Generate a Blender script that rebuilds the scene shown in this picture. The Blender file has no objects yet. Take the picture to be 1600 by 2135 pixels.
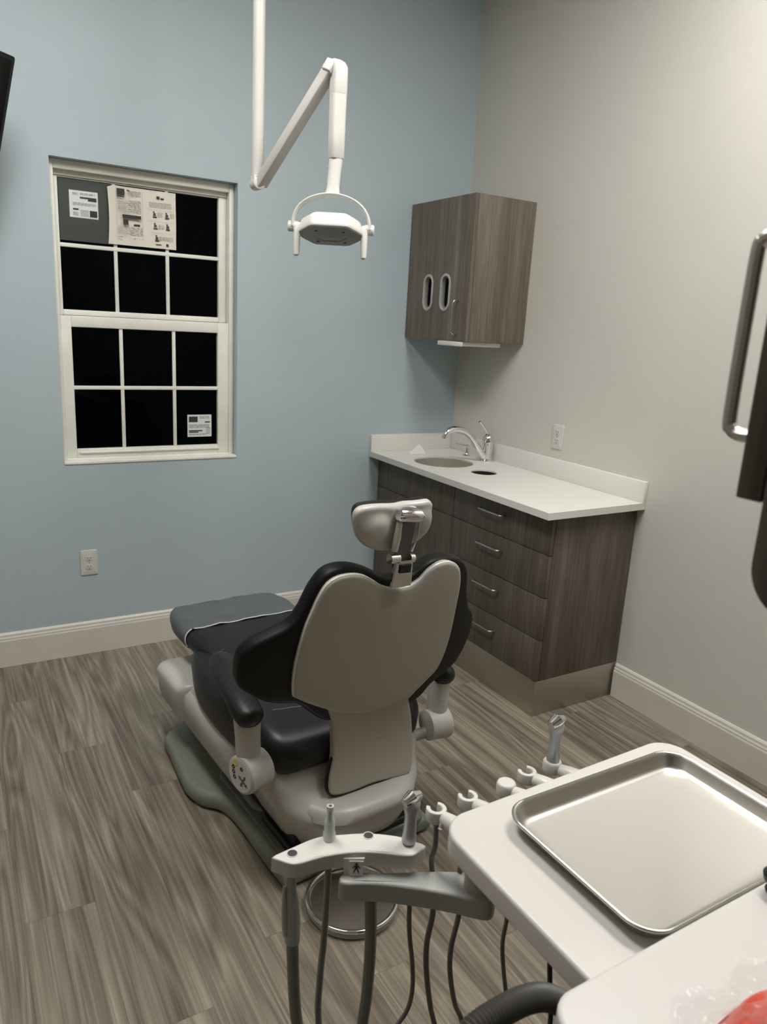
import bpy, bmesh, math, random
from mathutils import Vector, Matrix
random.seed(7)
C = bpy.context.scene.collection
PI = math.pi

# ------------------------------------------------------------------ materials
def new_mat(name):
    m = bpy.data.materials.new(name); m.use_nodes = True
    nt = m.node_tree; b = nt.nodes['Principled BSDF']
    return m, nt, b
def srgb(r, g, b):
    f = lambda c: (c/255/12.92) if c/255 <= .04045 else ((c/255+.055)/1.055)**2.4
    return (f(r), f(g), f(b), 1)
def link(nt, a, b): nt.links.new(a, b)
def node(nt, t, **k):
    n = nt.nodes.new(t)
    for a, v in k.items(): setattr(n, a, v)
    return n
def math_n(nt, op, a, b=None, c=None):
    n = node(nt, 'ShaderNodeMath', operation=op)
    for i, v in enumerate((a, b, c)):
        if v is None: continue
        if isinstance(v, (int, float)): n.inputs[i].default_value = v
        else: link(nt, v, n.inputs[i])
    return n.outputs[0]
def ramp(nt, fac, stops):
    r = node(nt, 'ShaderNodeValToRGB'); link(nt, fac, r.inputs[0])
    e = r.color_ramp.elements
    while len(e) < len(stops): e.new(.5)
    for i, (p, c) in enumerate(stops): e[i].position = p; e[i].color = c
    return r.outputs[0]
def plain(name, col, rough=.5, metal=0, noise=.04, nscale=8, bump=0, bscale=300, **kw):
    """flat colour with a faint procedural variation and optional fine bump"""
    m, nt, b = new_mat(name)
    tc = node(nt, 'ShaderNodeTexCoord')
    n = node(nt, 'ShaderNodeTexNoise'); n.inputs['Scale'].default_value = nscale; n.inputs['Detail'].default_value = 3
    link(nt, tc.outputs['Object'], n.inputs['Vector'])
    lo = tuple(c*(1-noise) for c in col[:3])+(1,); hi = tuple(min(1, c*(1+noise)) for c in col[:3])+(1,)
    link(nt, ramp(nt, n.outputs[0], [(.3, lo), (.7, hi)]), b.inputs['Base Color'])
    b.inputs['Roughness'].default_value = rough; b.inputs['Metallic'].default_value = metal
    if bump:
        n2 = node(nt, 'ShaderNodeTexNoise'); n2.inputs['Scale'].default_value = bscale; n2.inputs['Detail'].default_value = 2
        link(nt, tc.outputs['Object'], n2.inputs['Vector'])
        bp = node(nt, 'ShaderNodeBump'); bp.inputs['Strength'].default_value = bump; bp.inputs['Distance'].default_value = .002
        link(nt, n2.outputs[0], bp.inputs['Height']); link(nt, bp.outputs[0], b.inputs['Normal'])
    for k, v in kw.items(): b.inputs[k.replace('_', ' ')].default_value = v
    return m

M = {}
M['blue_wall'] = plain('blue_wall_paint', srgb(176, 191, 197), .5, bump=.25, bscale=220, noise=.02, nscale=3)
M['grey_wall'] = plain('warm_grey_wall_paint', srgb(206, 203, 195), .5, bump=.25, bscale=220, noise=.015, nscale=3)
M['shade_wall'] = plain('unseen_wall_darkened', srgb(128, 122, 112), .6, bump=.25, bscale=220, noise=.015, nscale=3)  # for the unseen walls, darkened to cut bounced fill light
M['ceiling'] = plain('ceiling_paint', srgb(225, 225, 222), .8, bump=.3, bscale=120)
M['trim'] = plain('white_trim_paint', srgb(210, 206, 197), .35, noise=.02)
M['vinyl'] = plain('white_vinyl', srgb(232, 231, 222), .4, noise=.04, nscale=14)
M['plastic'] = plain('white_plastic', srgb(208, 205, 199), .3, noise=.015)
M['lampwhite'] = plain('lamp_white_plastic', srgb(220, 218, 213), .32, noise=.015)
M['lampunder'] = plain('lamp_grey_face', srgb(135, 134, 130), .35, noise=.06, nscale=20)
M['armbeam'] = plain('lamp_arm_enamel', srgb(205, 203, 197), .4, noise=.02)
M['shell'] = plain('chair_shell_plastic', srgb(168, 163, 153), .38, noise=.015)
M['shellrim'] = plain('chair_white_plastic', srgb(212, 210, 203), .3, noise=.015)
M['chairwhite'] = plain('chair_frame_plastic', srgb(184, 181, 174), .33, noise=.02)
M['sage'] = plain('sage_grey_base', srgb(124, 128, 115), .42, noise=.03, bump=.1, bscale=400)
M['lane'] = plain('dark_grey_base_lane', srgb(104, 107, 104), .45)
M['slate'] = plain('slate_vinyl_cover', srgb(84, 90, 92), .42, noise=.08, nscale=9)
M['black_vinyl'] = plain('black_vinyl', srgb(17, 18, 19), .42, noise=.06, nscale=20, bump=.06, bscale=500)
M['black_back'] = plain('black_vinyl_shaded_copy', srgb(11, 11, 12), .5, noise=.06, nscale=20, Specular_IOR_Level=.3)  # darker copy of the black vinyl, shade of the cushion's rear in the colour
M['black'] = plain('black_plastic', srgb(16, 16, 17), .4)
M['darkhole'] = plain('painted_hole_shade', srgb(9, 9, 9), .8)  # near-black colour standing in for the shade inside holes
M['hose'] = plain('grey_hose_rubber', srgb(122, 122, 116), .5, noise=.05)
M['hosedark'] = plain('dark_hose_rubber', srgb(106, 103, 96), .5)
M['corr'] = plain('corrugated_hose_rubber', srgb(74, 72, 67), .45)
M['armgrey'] = plain('arm_grey_paint', srgb(172, 174, 170), .33, noise=.02)
M['quartz'] = plain('white_quartz', srgb(224, 222, 216), .3, noise=.012, nscale=120)
M['table'] = plain('white_table_plastic', srgb(208, 204, 199), .32, noise=.012)
M['chrome'] = plain('polished_chrome', (.78, .78, .78, 1), .09, 1, noise=.01)
M['satin'] = plain('satin_nickel', (.55, .53, .5, 1), .3, 1, noise=.03)
M['greymetal'] = plain('grey_oval_trim', srgb(185, 185, 180), .35, .3)
M['paper'] = plain('printed_paper', srgb(226, 220, 208), .8, noise=.03, nscale=30)
M['sticker'] = plain('sticker_paper', srgb(222, 226, 226), .5)
M['ink'] = plain('black_ink', srgb(52, 50, 50), .7)
M['inklight'] = plain('grey_ink', srgb(158, 152, 146), .7)
M['yellow'] = plain('yellow_button', srgb(215, 195, 95), .5)
M['symgrey'] = plain('panel_grey', srgb(95, 92, 90), .5)
M['film'] = plain('dark_green_grey_film', srgb(58, 64, 60), .5, noise=.05)
M['screen'] = plain('tv_screen', srgb(8, 8, 9), .15)
M['red'] = plain('red_plastic', srgb(196, 62, 42), .35, noise=.12, nscale=25)
M['clear'] = plain('pale_clear_plastic', srgb(240, 240, 238), .15, Alpha=.75)
def brushed(name, base, rough, axis, sc=(4, 4, 4)):
    m, nt, b = new_mat(name); tc = node(nt, 'ShaderNodeTexCoord'); mp = node(nt, 'ShaderNodeMapping')
    mp.inputs['Scale'].default_value = sc; link(nt, tc.outputs['Object'], mp.inputs['Vector'])
    n = node(nt, 'ShaderNodeTexNoise'); n.inputs['Scale'].default_value = 12; n.inputs['Detail'].default_value = 4
    link(nt, mp.outputs[0], n.inputs['Vector'])
    link(nt, ramp(nt, n.outputs[0], [(.3, tuple(c*.93 for c in base)+(1,)), (.7, base+(1,))]), b.inputs['Base Color'])
    b.inputs['Metallic'].default_value = 1; b.inputs['Roughness'].default_value = rough
    return m
M['steel_tray'] = brushed('tray_stainless_steel', (.62, .60, .56), .3, 'x', (.15, .15, .15))
M['kick'] = brushed('brushed_kick_plate', (.52, .48, .42), .38, 'x', (2, 2, 60))
M['syr'] = plain('syringe_satin_body', srgb(180, 183, 190), .28, .35)
M['sinksteel'] = brushed('sink_stainless_steel', (.85, .82, .74), .42, 'x')
# thin translucent grey plastic / glass
def clearish(name, col, alpha, rough=.1):
    m, nt, b = new_mat(name)
    n = node(nt, 'ShaderNodeTexNoise'); n.inputs['Scale'].default_value = 30
    link(nt, ramp(nt, n.outputs[0], [(.35, tuple(c*.9 for c in col[:3])+(1,)), (.7, col)]), b.inputs['Base Color'])
    b.inputs['Alpha'].default_value = alpha; b.inputs['Roughness'].default_value = rough
    b.inputs['Specular IOR Level'].default_value = .8
    return m
M['tip'] = clearish('clear_green_tint_plastic', srgb(222, 229, 220), .6)
M['bag'] = clearish('clear_bag_plastic', srgb(225, 224, 222), .14, .1)
def glass():
    m, nt, b = new_mat('night_window_glass')
    nt.nodes.remove(b)
    tr = node(nt, 'ShaderNodeBsdfTransparent'); tr.inputs[0].default_value = (.85, .87, .86, 1)
    gl = node(nt, 'ShaderNodeBsdfGlossy'); gl.inputs['Roughness'].default_value = .03; gl.inputs[0].default_value = (.8, .8, .8, 1)
    fr = node(nt, 'ShaderNodeFresnel'); fr.inputs[0].default_value = 1.17
    n = node(nt, 'ShaderNodeTexNoise'); n.inputs['Scale'].default_value = 3
    bp = node(nt, 'ShaderNodeBump'); bp.inputs['Strength'].default_value = .03; link(nt, n.outputs[0], bp.inputs['Height']); link(nt, bp.outputs[0], gl.inputs['Normal'])
    mx = node(nt, 'ShaderNodeMixShader'); link(nt, fr.outputs[0], mx.inputs[0]); link(nt, tr.outputs[0], mx.inputs[1]); link(nt, gl.outputs[0], mx.inputs[2])
    link(nt, mx.outputs[0], nt.nodes['Material Output'].inputs[0])
    return m
M['glass'] = glass()
def laminate(name, axis='Z', dark=1.0):
    """grey-brown wood laminate, grain along one axis"""
    m, nt, b = new_mat(name)
    g = node(nt, 'ShaderNodeNewGeometry'); mp = node(nt, 'ShaderNodeMapping')
    sc = {'Z': (1, 1, .035), 'Y': (1, .035, 1)}[axis]
    mp.inputs['Scale'].default_value = sc; link(nt, g.outputs['Position'], mp.inputs['Vector'])
    n1 = node(nt, 'ShaderNodeTexNoise'); n1.inputs['Scale'].default_value = 14; n1.inputs['Detail'].default_value = 3; n1.inputs['Roughness'].default_value = .55
    n2 = node(nt, 'ShaderNodeTexNoise'); n2.inputs['Scale'].default_value = 120; n2.inputs['Detail'].default_value = 4
    n3 = node(nt, 'ShaderNodeTexNoise'); n3.inputs['Scale'].default_value = 380; n3.inputs['Detail'].default_value = 2
    for n in (n1, n2, n3): link(nt, mp.outputs[0], n.inputs['Vector'])
    f = math_n(nt, 'ADD', math_n(nt, 'MULTIPLY', n1.outputs[0], .45), math_n(nt, 'ADD', math_n(nt, 'MULTIPLY', n2.outputs[0], .38), math_n(nt, 'MULTIPLY', n3.outputs[0], .17)))
    k = dark
    def cc(r, g_, b_): return srgb(r*k, g_*k, b_*k)
    link(nt, ramp(nt, f, [(.34, cc(82, 73, 64)), (.47, cc(102, 92, 81)), (.56, cc(118, 108, 95)), (.68, cc(140, 130, 115))]), b.inputs['Base Color'])
    b.inputs['Roughness'].default_value = .5
    bp = node(nt, 'ShaderNodeBump'); bp.inputs['Strength'].default_value = .08; bp.inputs['Distance'].default_value = .001
    link(nt, n3.outputs[0], bp.inputs['Height']); link(nt, bp.outputs[0], b.inputs['Normal'])
    return m
M['lam'] = laminate('wood_laminate_vertical_grain')
M['lambase'] = laminate('wood_laminate_base_dimmed', 'Z', .87)  # same laminate darkened, light falloff toward the floor put into the colour
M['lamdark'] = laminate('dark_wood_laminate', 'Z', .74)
def floor_mat():
    m, nt, b = new_mat('grey_oak_plank_floor')
    g = node(nt, 'ShaderNodeNewGeometry'); s = node(nt, 'ShaderNodeSeparateXYZ'); link(nt, g.outputs['Position'], s.inputs[0])
    W, Ln = .178, 1.22
    xs = math_n(nt, 'DIVIDE', math_n(nt, 'ADD', s.outputs[0], 10 + .041), W)
    row = math_n(nt, 'FLOOR', xs)
    wn = node(nt, 'ShaderNodeTexWhiteNoise', noise_dimensions='1D'); link(nt, row, wn.inputs['W'])
    ys = math_n(nt, 'ADD', math_n(nt, 'DIVIDE', math_n(nt, 'ADD', s.outputs[1], 20), Ln), wn.outputs[0])
    colr = math_n(nt, 'FLOOR', ys)
    cv = node(nt, 'ShaderNodeCombineXYZ'); link(nt, row, cv.inputs[0]); link(nt, colr, cv.inputs[1])
    w2 = node(nt, 'ShaderNodeTexWhiteNoise', noise_dimensions='2D'); link(nt, cv.outputs[0], w2.inputs['Vector'])
    rnd = w2.outputs[0]
    # per-plank shifted grain space
    vx = math_n(nt, 'ADD', s.outputs[0], math_n(nt, 'MULTIPLY', rnd, 7.3))
    vy = math_n(nt, 'ADD', s.outputs[1], math_n(nt, 'MULTIPLY', rnd, 31.0))
    def vec(sx, sy):
        c = node(nt, 'ShaderNodeCombineXYZ'); link(nt, math_n(nt, 'MULTIPLY', vx, sx), c.inputs[0]); link(nt, math_n(nt, 'MULTIPLY', vy, sy), c.inputs[1]); return c.outputs[0]
    def noi(v, sc, det, rough=.5, dist=0):
        n = node(nt, 'ShaderNodeTexNoise'); n.inputs['Scale'].default_value = sc; n.inputs['Detail'].default_value = det
        n.inputs['Roughness'].default_value = rough; n.inputs['Distortion'].default_value = dist; link(nt, v, n.inputs['Vector']); return n.outputs[0]
    field = noi(vec(8, .55), 1.0, 2.0, .5, .3)
    rings = math_n(nt, 'PINGPONG', math_n(nt, 'MULTIPLY', field, 24.0), 1.0)
    broad = noi(vec(22, .5), 1.0, 3, .55)
    fine = noi(vec(130, 1.1), 1.0, 4, .65)
    hair = noi(vec(430, 3.5), 1.0, 2, .5)
    streak = noi(vec(75, .55), 1.0, 1.5, .5)
    dark = ramp(nt, streak, [(.27, (1, 1, 1, 1)), (.40, (0, 0, 0, 1))])
    f = math_n(nt, 'ADD', math_n(nt, 'MULTIPLY', rings, .12), math_n(nt, 'MULTIPLY', broad, .44))
    f = math_n(nt, 'ADD', f, math_n(nt, 'MULTIPLY', fine, .34))
    f = math_n(nt, 'ADD', f, math_n(nt, 'MULTIPLY', hair, .15))
    f = math_n(nt, 'ADD', f, math_n(nt, 'MULTIPLY', math_n(nt, 'SUBTRACT', rnd, .5), .05))
    f = math_n(nt, 'SUBTRACT', f, math_n(nt, 'MULTIPLY', dark, .05))
    c = ramp(nt, f, [(.37, srgb(84, 75, 65)), (.47, srgb(109, 99, 87)), (.58, srgb(134, 125, 110)), (.72, srgb(166, 158, 142))])
    # joints
    fx = math_n(nt, 'FRACT', xs); fy = math_n(nt, 'FRACT', ys)
    jx = math_n(nt, 'LESS_THAN', math_n(nt, 'MINIMUM', fx, math_n(nt, 'SUBTRACT', 1, fx)), .006)
    jy = math_n(nt, 'LESS_THAN', math_n(nt, 'MINIMUM', fy, math_n(nt, 'SUBTRACT', 1, fy)), .0009)
    j = math_n(nt, 'MULTIPLY', math_n(nt, 'MAXIMUM', jx, jy), .32)
    mx = node(nt, 'ShaderNodeMix', data_type='RGBA'); link(nt, j, mx.inputs[0]); link(nt, c, mx.inputs[6]); mx.inputs[7].default_value = srgb(60, 52, 44)
    link(nt, mx.outputs[2], b.inputs['Base Color'])
    b.inputs['Roughness'].default_value = .42
    bp = node(nt, 'ShaderNodeBump'); bp.inputs['Strength'].default_value = .12; bp.inputs['Distance'].default_value = .001
    link(nt, fine, bp.inputs['Height']); link(nt, bp.outputs[0], b.inputs['Normal'])
    return m
M['floor'] = floor_mat()
def emit(name, col, st):
    m, nt, b = new_mat(name)
    b.inputs['Base Color'].default_value = (.9, .9, .9, 1)
    b.inputs['Emission Color'].default_value = col; b.inputs['Emission Strength'].default_value = st
    return m
M['diffuser'] = emit('light_diffuser', (1, .985, .955, 1), 22)

# ------------------------------------------------------------------ geometry helpers
class MB:
    def __init__(s): s.v = []; s.f = []; s.smooth = []
    def add(s, vs, fs, sm=True):
        o = len(s.v); s.v += [Vector(v) for v in vs]; s.f += [tuple(i+o for i in f) for f in fs]; s.smooth += [sm]*len(fs); return s
    def box(s, a, b, R=None, c=None):
        x0, y0, z0 = a; x1, y1, z1 = b
        vs = [Vector(p) for p in ((x0,y0,z0),(x1,y0,z0),(x1,y1,z0),(x0,y1,z0),(x0,y0,z1),(x1,y0,z1),(x1,y1,z1),(x0,y1,z1))]
        if R: vs = [R @ v for v in vs]
        if c: vs = [v + Vector(c) for v in vs]
        return s.add(vs, [(0,3,2,1),(4,5,6,7),(0,1,5,4),(1,2,6,5),(2,3,7,6),(3,0,4,7)], False)
    def rings(s, rs, cap0=True, cap1=True, sm=True, closed=False):
        n = len(rs[0]); vs = [p for r in rs for p in r]; fs = []
        k = len(rs)
        for i in range(k if closed else k-1):
            a = i*n; b = ((i+1) % k)*n
            for j in range(n):
                j2 = (j+1) % n; fs.append((a+j, a+j2, b+j2, b+j))
        if not closed:
            if cap0: fs.append(tuple(range(n))[::-1])
            if cap1: fs.append(tuple(range((k-1)*n, k*n)))
        return s.add(vs, fs, sm)
    def tube(s, path, r, n=14, cap=True, closed=False):
        P = [Vector(p) for p in path]; k = len(P)
        rr = r if isinstance(r, (list, tuple)) else [r]*k
        T = []
        for i in range(k):
            a = P[(i-1) % k] if closed else P[max(0, i-1)]; b = P[(i+1) % k] if closed else P[min(k-1, i+1)]
            d = (b-a); T.append(d.normalized() if d.length > 1e-9 else (T[-1] if T else Vector((0,0,1))))
        up = Vector((0,0,1)) if abs(T[0].z) < .9 else Vector((1,0,0))
        N = (up - T[0]*up.dot(T[0])).normalized(); rs = []
        for i in range(k):
            N = (N - T[i]*N.dot(T[i])).normalized(); B = T[i].cross(N)
            rs.append([P[i] + (N*math.cos(2*PI*j/n) + B*math.sin(2*PI*j/n))*rr[i] for j in range(n)])
        return s.rings(rs, cap, cap, closed=closed)
    def lathe(s, prof, c=(0,0,0), R=None, n=32):
        rs = []
        for r, z in prof:
            ring = [Vector((r*math.cos(2*PI*j/n), r*math.sin(2*PI*j/n), z)) for j in range(n)]
            if R: ring = [R @ v for v in ring]
            rs.append([v + Vector(c) for v in ring])
        return s.rings(rs)
    def build(s, name, mat, parent=None, bevel=0, seg=2, world=True, subsurf=0, auto=35, wn=False):
        me = bpy.data.meshes.new(name)
        vs = s.v
        if parent is not None and world and parent in WM:
            inv = WM[parent].inverted(); vs = [inv @ v for v in vs]
        origin = None
        if parent is None and vs:
            lo = Vector([min(v[i] for v in vs) for i in range(3)]); hi = Vector([max(v[i] for v in vs) for i in range(3)])
            origin = Vector(((lo.x+hi.x)/2, (lo.y+hi.y)/2, lo.z)); vs = [v-origin for v in vs]
        me.from_pydata([tuple(v) for v in vs], [], s.f)
        bm = bmesh.new(); bm.from_mesh(me)
        for f, sm in zip(bm.faces, s.smooth): f.smooth = sm or bevel > 0
        bmesh.ops.recalc_face_normals(bm, faces=bm.faces)
        for e in bm.edges:
            if len(e.link_faces) == 2 and e.calc_face_angle(0) > math.radians(auto): e.smooth = False
        bm.to_mesh(me); bm.free()
        o = bpy.data.objects.new(name, me); C.objects.link(o)
        if mat: me.materials.append(M[mat] if isinstance(mat, str) else mat)
        if origin is not None: o.location = origin
        if parent is not None: o.parent = parent; WM[o] = WM[parent]
        else: WM[o] = Matrix.Translation(origin)
        if bevel:
            md = o.modifiers.new('bevel', 'BEVEL'); md.width = bevel; md.segments = seg; md.limit_method = 'ANGLE'; md.angle_limit = math.radians(40)
            md.harden_normals = False
            for e in me.edges: e.use_edge_sharp = False
        if wn:
            md = o.modifiers.new('wn', 'WEIGHTED_NORMAL'); md.keep_sharp = True; md.weight = 80
        if subsurf:
            md = o.modifiers.new('sub', 'SUBSURF'); md.levels = subsurf; md.render_levels = subsurf
        return o
WM = {}
def thing(name, label, cat, loc=(0,0,0), rotz=0, group=None):
    o = bpy.data.objects.new(name, None); C.objects.link(o); o.empty_display_size = .1
    o.location = loc; o.rotation_euler = (0, 0, rotz)
    o['label'] = label; o['category'] = cat
    if group: o['group'] = group
    WM[o] = Matrix.Translation(Vector(loc)) @ Matrix.Rotation(rotz, 4, 'Z')
    return o
def tag(o, label, cat, group=None):
    o['label'] = label; o['category'] = cat
    if group: o['group'] = group
    return o
def struct(o): o['kind'] = 'structure'; return o

def catmull(pts, k=4, closed=True):
    P = [Vector(p) for p in pts]; n = len(P); out = []
    rng = range(n) if closed else range(n-1)
    for i in rng:
        if closed: a, b, c, d = P[(i-1) % n], P[i], P[(i+1) % n], P[(i+2) % n]
        else: a, b, c, d = P[max(0, i-1)], P[i], P[i+1], P[min(n-1, i+2)]
        for j in range(k):
            t = j/k
            out.append(.5*((2*b) + (c-a)*t + (2*a-5*b+4*c-d)*t*t + (3*b-a-3*c+d)*t**3))
    if not closed: out.append(P[-1])
    return out
def area(P): return sum(P[i][0]*P[(i+1) % len(P)][1]-P[(i+1) % len(P)][0]*P[i][1] for i in range(len(P)))/2
def inset(P, d):
    """move a CCW outline inward by d"""
    n = len(P); out = []
    for i in range(n):
        a, b, c = Vector(P[i-1]), Vector(P[i]), Vector(P[(i+1) % n])
        t1 = (b-a); t2 = (c-b)
        t1 = t1.normalized() if t1.length > 1e-9 else Vector((1, 0)); t2 = t2.normalized() if t2.length > 1e-9 else t1
        n1 = Vector((-t1.y, t1.x)); n2 = Vector((-t2.y, t2.x)); m = n1+n2
        if m.length < 1e-6: m = n1
        m.normalize(); k = max(.5, m.dot(n1)); out.append(b + m*(d/k))
    return out
def pad(mb, outline, w0, w1, r0, r1, f, rings=5, dome0=0, dome1=0, seg=4):
    """closed rounded slab: outline in (u,v); w is thickness axis; f maps (u,v,w)->3D"""
    P = [Vector((p[0], p[1])) for p in outline]
    if area(P) < 0: P.reverse()
    cx = sum(p.x for p in P)/len(P); cy = sum(p.y for p in P)/len(P); c = Vector((cx, cy))
    R = []
    base0 = inset(P, r0) if r0 else P; base1 = inset(P, r1) if r1 else P
    for i in range(1, rings+1):
        s = i/(rings+1)
        R.append([(c+(p-c)*s, w0 - dome0*(1-s*s)) for p in base0])
    if r0:
        for i in range(seg):
            a = PI/2*i/seg
            R.append([(q, w0+r0*(1-math.cos(a))) for q in inset(P, r0*(1-math.sin(a)))])
    R.append([(q, w0+r0) for q in P])
    R.append([(q, w1-r1) for q in P])
    if r1:
        for i in range(seg-1, -1, -1):
            a = PI/2*i/seg
            R.append([(q, w1-r1*(1-math.cos(a))) for q in inset(P, r1*(1-math.sin(a)))])
    for i in range(rings, 0, -1):
        s = i/(rings+1)
        R.append([(c+(p-c)*s, w1 + dome1*(1-s*s)) for p in base1])
    RR = [[Vector(f(q.x, q.y, w)) for q, w in r] for r in R]
    n = len(P); o = len(mb.v)
    mb.rings(RR, False, False)
    a = len(mb.v); mb.v += [Vector(f(cx, cy, w0-dome0)), Vector(f(cx, cy, w1+dome1))]
    last = o+(len(RR)-1)*n
    for j in range(n):
        mb.f.append((a, o+(j+1) % n, o+j)); mb.smooth.append(True)
        mb.f.append((a+1, last+j, last+(j+1) % n)); mb.smooth.append(True)
    return mb
def rrect(x0, y0, x1, y1, r, k=8):
    out = []
    for cx, cy, a0 in ((x1-r, y0+r, -PI/2), (x1-r, y1-r, 0), (x0+r, y1-r, PI/2), (x0+r, y0+r, PI)):
        for i in range(k+1):
            a = a0+PI/2*i/k; out.append(Vector((cx+r*math.cos(a), cy+r*math.sin(a))))
    return out
def circ(cx, cy, r, n=40, ry=None):
    return [Vector((cx+r*math.cos(2*PI*i/n), cy+(ry or r)*math.sin(2*PI*i/n))) for i in range(n)]
def holed(mb, outer, holes, w0, w1, f, side=True):
    """flat plate with holes"""
    for w in (w0, w1):
        bm = bmesh.new(); edges = []
        for loop in [outer]+holes:
            vs = [bm.verts.new((p[0], p[1], 0)) for p in loop]
            edges += [bm.edges.new((vs[i], vs[(i+1) % len(vs)])) for i in range(len(vs))]
        bmesh.ops.triangle_fill(bm, use_beauty=True, use_dissolve=False, edges=edges)
        bm.verts.index_update(); 
        vs = [f(v.co.x, v.co.y, w) for v in bm.verts]; fs = [tuple(v.index for v in fc.verts) for fc in bm.faces]
        mb.add(vs, fs, False); bm.free()
    for loop in [outer]+holes:
        mb.rings([[Vector(f(p[0], p[1], w0)) for p in loop], [Vector(f(p[0], p[1], w1)) for p in loop]], False, False, sm=True)
    return mb
XY = lambda x, y, w: (x, y, w)
def Rm(ax, deg): return Matrix.Rotation(math.radians(deg), 3, ax)

# ------------------------------------------------------------------ room
XL, YF, ZC = -3.15, -3.80, 3.20
wx0, wx1, wz0, wz1 = -2.024, -1.26, .877, 2.096
mb = MB(); mb.box((XL-.12, YF-.12, -.1), (.12, .14, 0)); struct(mb.build('floor', 'floor'))
mb = MB(); mb.box((XL-.12, YF-.12, ZC), (.12, .14, ZC+.1)); struct(mb.build('ceiling', 'ceiling'))
mb = MB(); holed(mb, [(XL-.12, 0), (.12, 0), (.12, ZC), (XL-.12, ZC)], [[(wx0, wz0), (wx1, wz0), (wx1, wz1), (wx0, wz1)]], 0, .14, lambda a, b, w: (a, w, b))
struct(mb.build('wall_back', 'blue_wall', auto=20))
mb = MB(); mb.box((0, YF-.12, 0), (.12, 0, ZC)); struct(mb.build('wall_right', 'grey_wall'))
mb = MB(); mb.box((XL-.12, YF-.12, 0), (XL, 0, ZC)); struct(mb.build('wall_left', 'shade_wall'))
mb = MB(); mb.box((XL, YF-.12, 0), (0, YF, ZC)); struct(mb.build('wall_front', 'shade_wall'))
# baseboards: profile swept
def baseboard(name, pts, nrm):
    prof = [(0, 0), (.016, 0), (.016, .118), (.0135, .124), (.0135, .130), (.010, .136), (.009, .145), (.004, .152), (0, .153)]
    a, b = Vector(pts[0]), Vector(pts[1]); nv = Vector(nrm); mb = MB()
    mb.rings([[p+nv*d+Vector((0, 0, h)) for d, h in prof] for p in (a, b)], sm=False)
    struct(mb.build(name, 'trim', auto=15))
baseboard('baseboard_back', ((XL, 0, 0), (-.47, 0, 0)), (0, -1, 0))
baseboard('baseboard_right', ((0, YF, 0), (0, -1.345, 0)), (-1, 0, 0))
baseboard('baseboard_left', ((XL, YF, 0), (XL, -.016, 0)), (1, 0, 0))
baseboard('baseboard_front', ((XL+.016, YF, 0), (-.016, YF, 0)), (0, 1, 0))

# window_1 : frame, two sashes, muntins, panes, sill
win = bpy.data.objects.new('window_1', None); C.objects.link(win); win.location = ((wx0+wx1)/2, .07, wz0); win['kind'] = 'structure'
WM[win] = Matrix.Translation(Vector(win.location))
def frame_rect(mb, x0, x1, z0, z1, l, r, t, b_, y0, y1):
    mb.box((x0, y0, z0), (x0+l, y1, z1)); mb.box((x1-r, y0, z0), (x1, y1, z1))
    mb.box((x0+l, y0, z1-t), (x1-r, y1, z1)); mb.box((x0+l, y0, z0), (x1-r, y1, z0+b_))
mb = MB(); frame_rect(mb, wx0+.001, wx1-.001, wz0+.001, wz1-.001, .018, .022, .035, .018, .045, .135)
mb.box((wx0+.019, .075, wz1-.055), (wx1-.023, .13, wz1-.036)); mb.build('frame', 'vinyl', win, .002)
mb = MB(); frame_rect(mb, wx0+.019, wx1-.023, 1.497, 2.041, .019, .037, .006, .024, .083, .108); us = mb.build('upper_sash', 'vinyl', win, .003)
mb = MB(); frame_rect(mb, wx0+.019, wx1-.023, .896, 1.497, .042, .051, .046, .038, .05, .078)
mb.box((wx0+.07, .040, .915), (wx1-.07, .05, .924)); ls = mb.build('lower_sash', 'vinyl', win, .003)
mb = MB(); mb.box((-1.775, .087, 1.52), (-1.76, .096, 2.036)); mb.box((-1.557, .087, 1.52), (-1.542, .096, 2.036)); mb.box((-1.987, .0862, 1.770), (-1.319, .0952, 1.786)); mb.build('grille', 'vinyl', us, .002)
mb = MB(); mb.box((-1.771, .055, .933), (-1.756, .064, 1.452)); mb.box((-1.543, .055, .933), (-1.528, .064, 1.452)); mb.box((-1.964, .0542, 1.191), (-1.333, .0632, 1.207)); mb.build('grille', 'vinyl', ls, .002)
mb = MB(); mb.box((-1.99, .097, 1.515), (-1.315, .100, 2.038)); mb.build('pane', 'glass', us)
mb = MB(); mb.box((-1.966, .066, .93), (-1.33, .069, 1.455)); mb.build('pane', 'glass', ls)
mb = MB(); mb.box((wx0-.0, -.004, wz0-.001), (wx1, .046, wz0+.012)); mb.build('sill', 'vinyl', win, .003)

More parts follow.
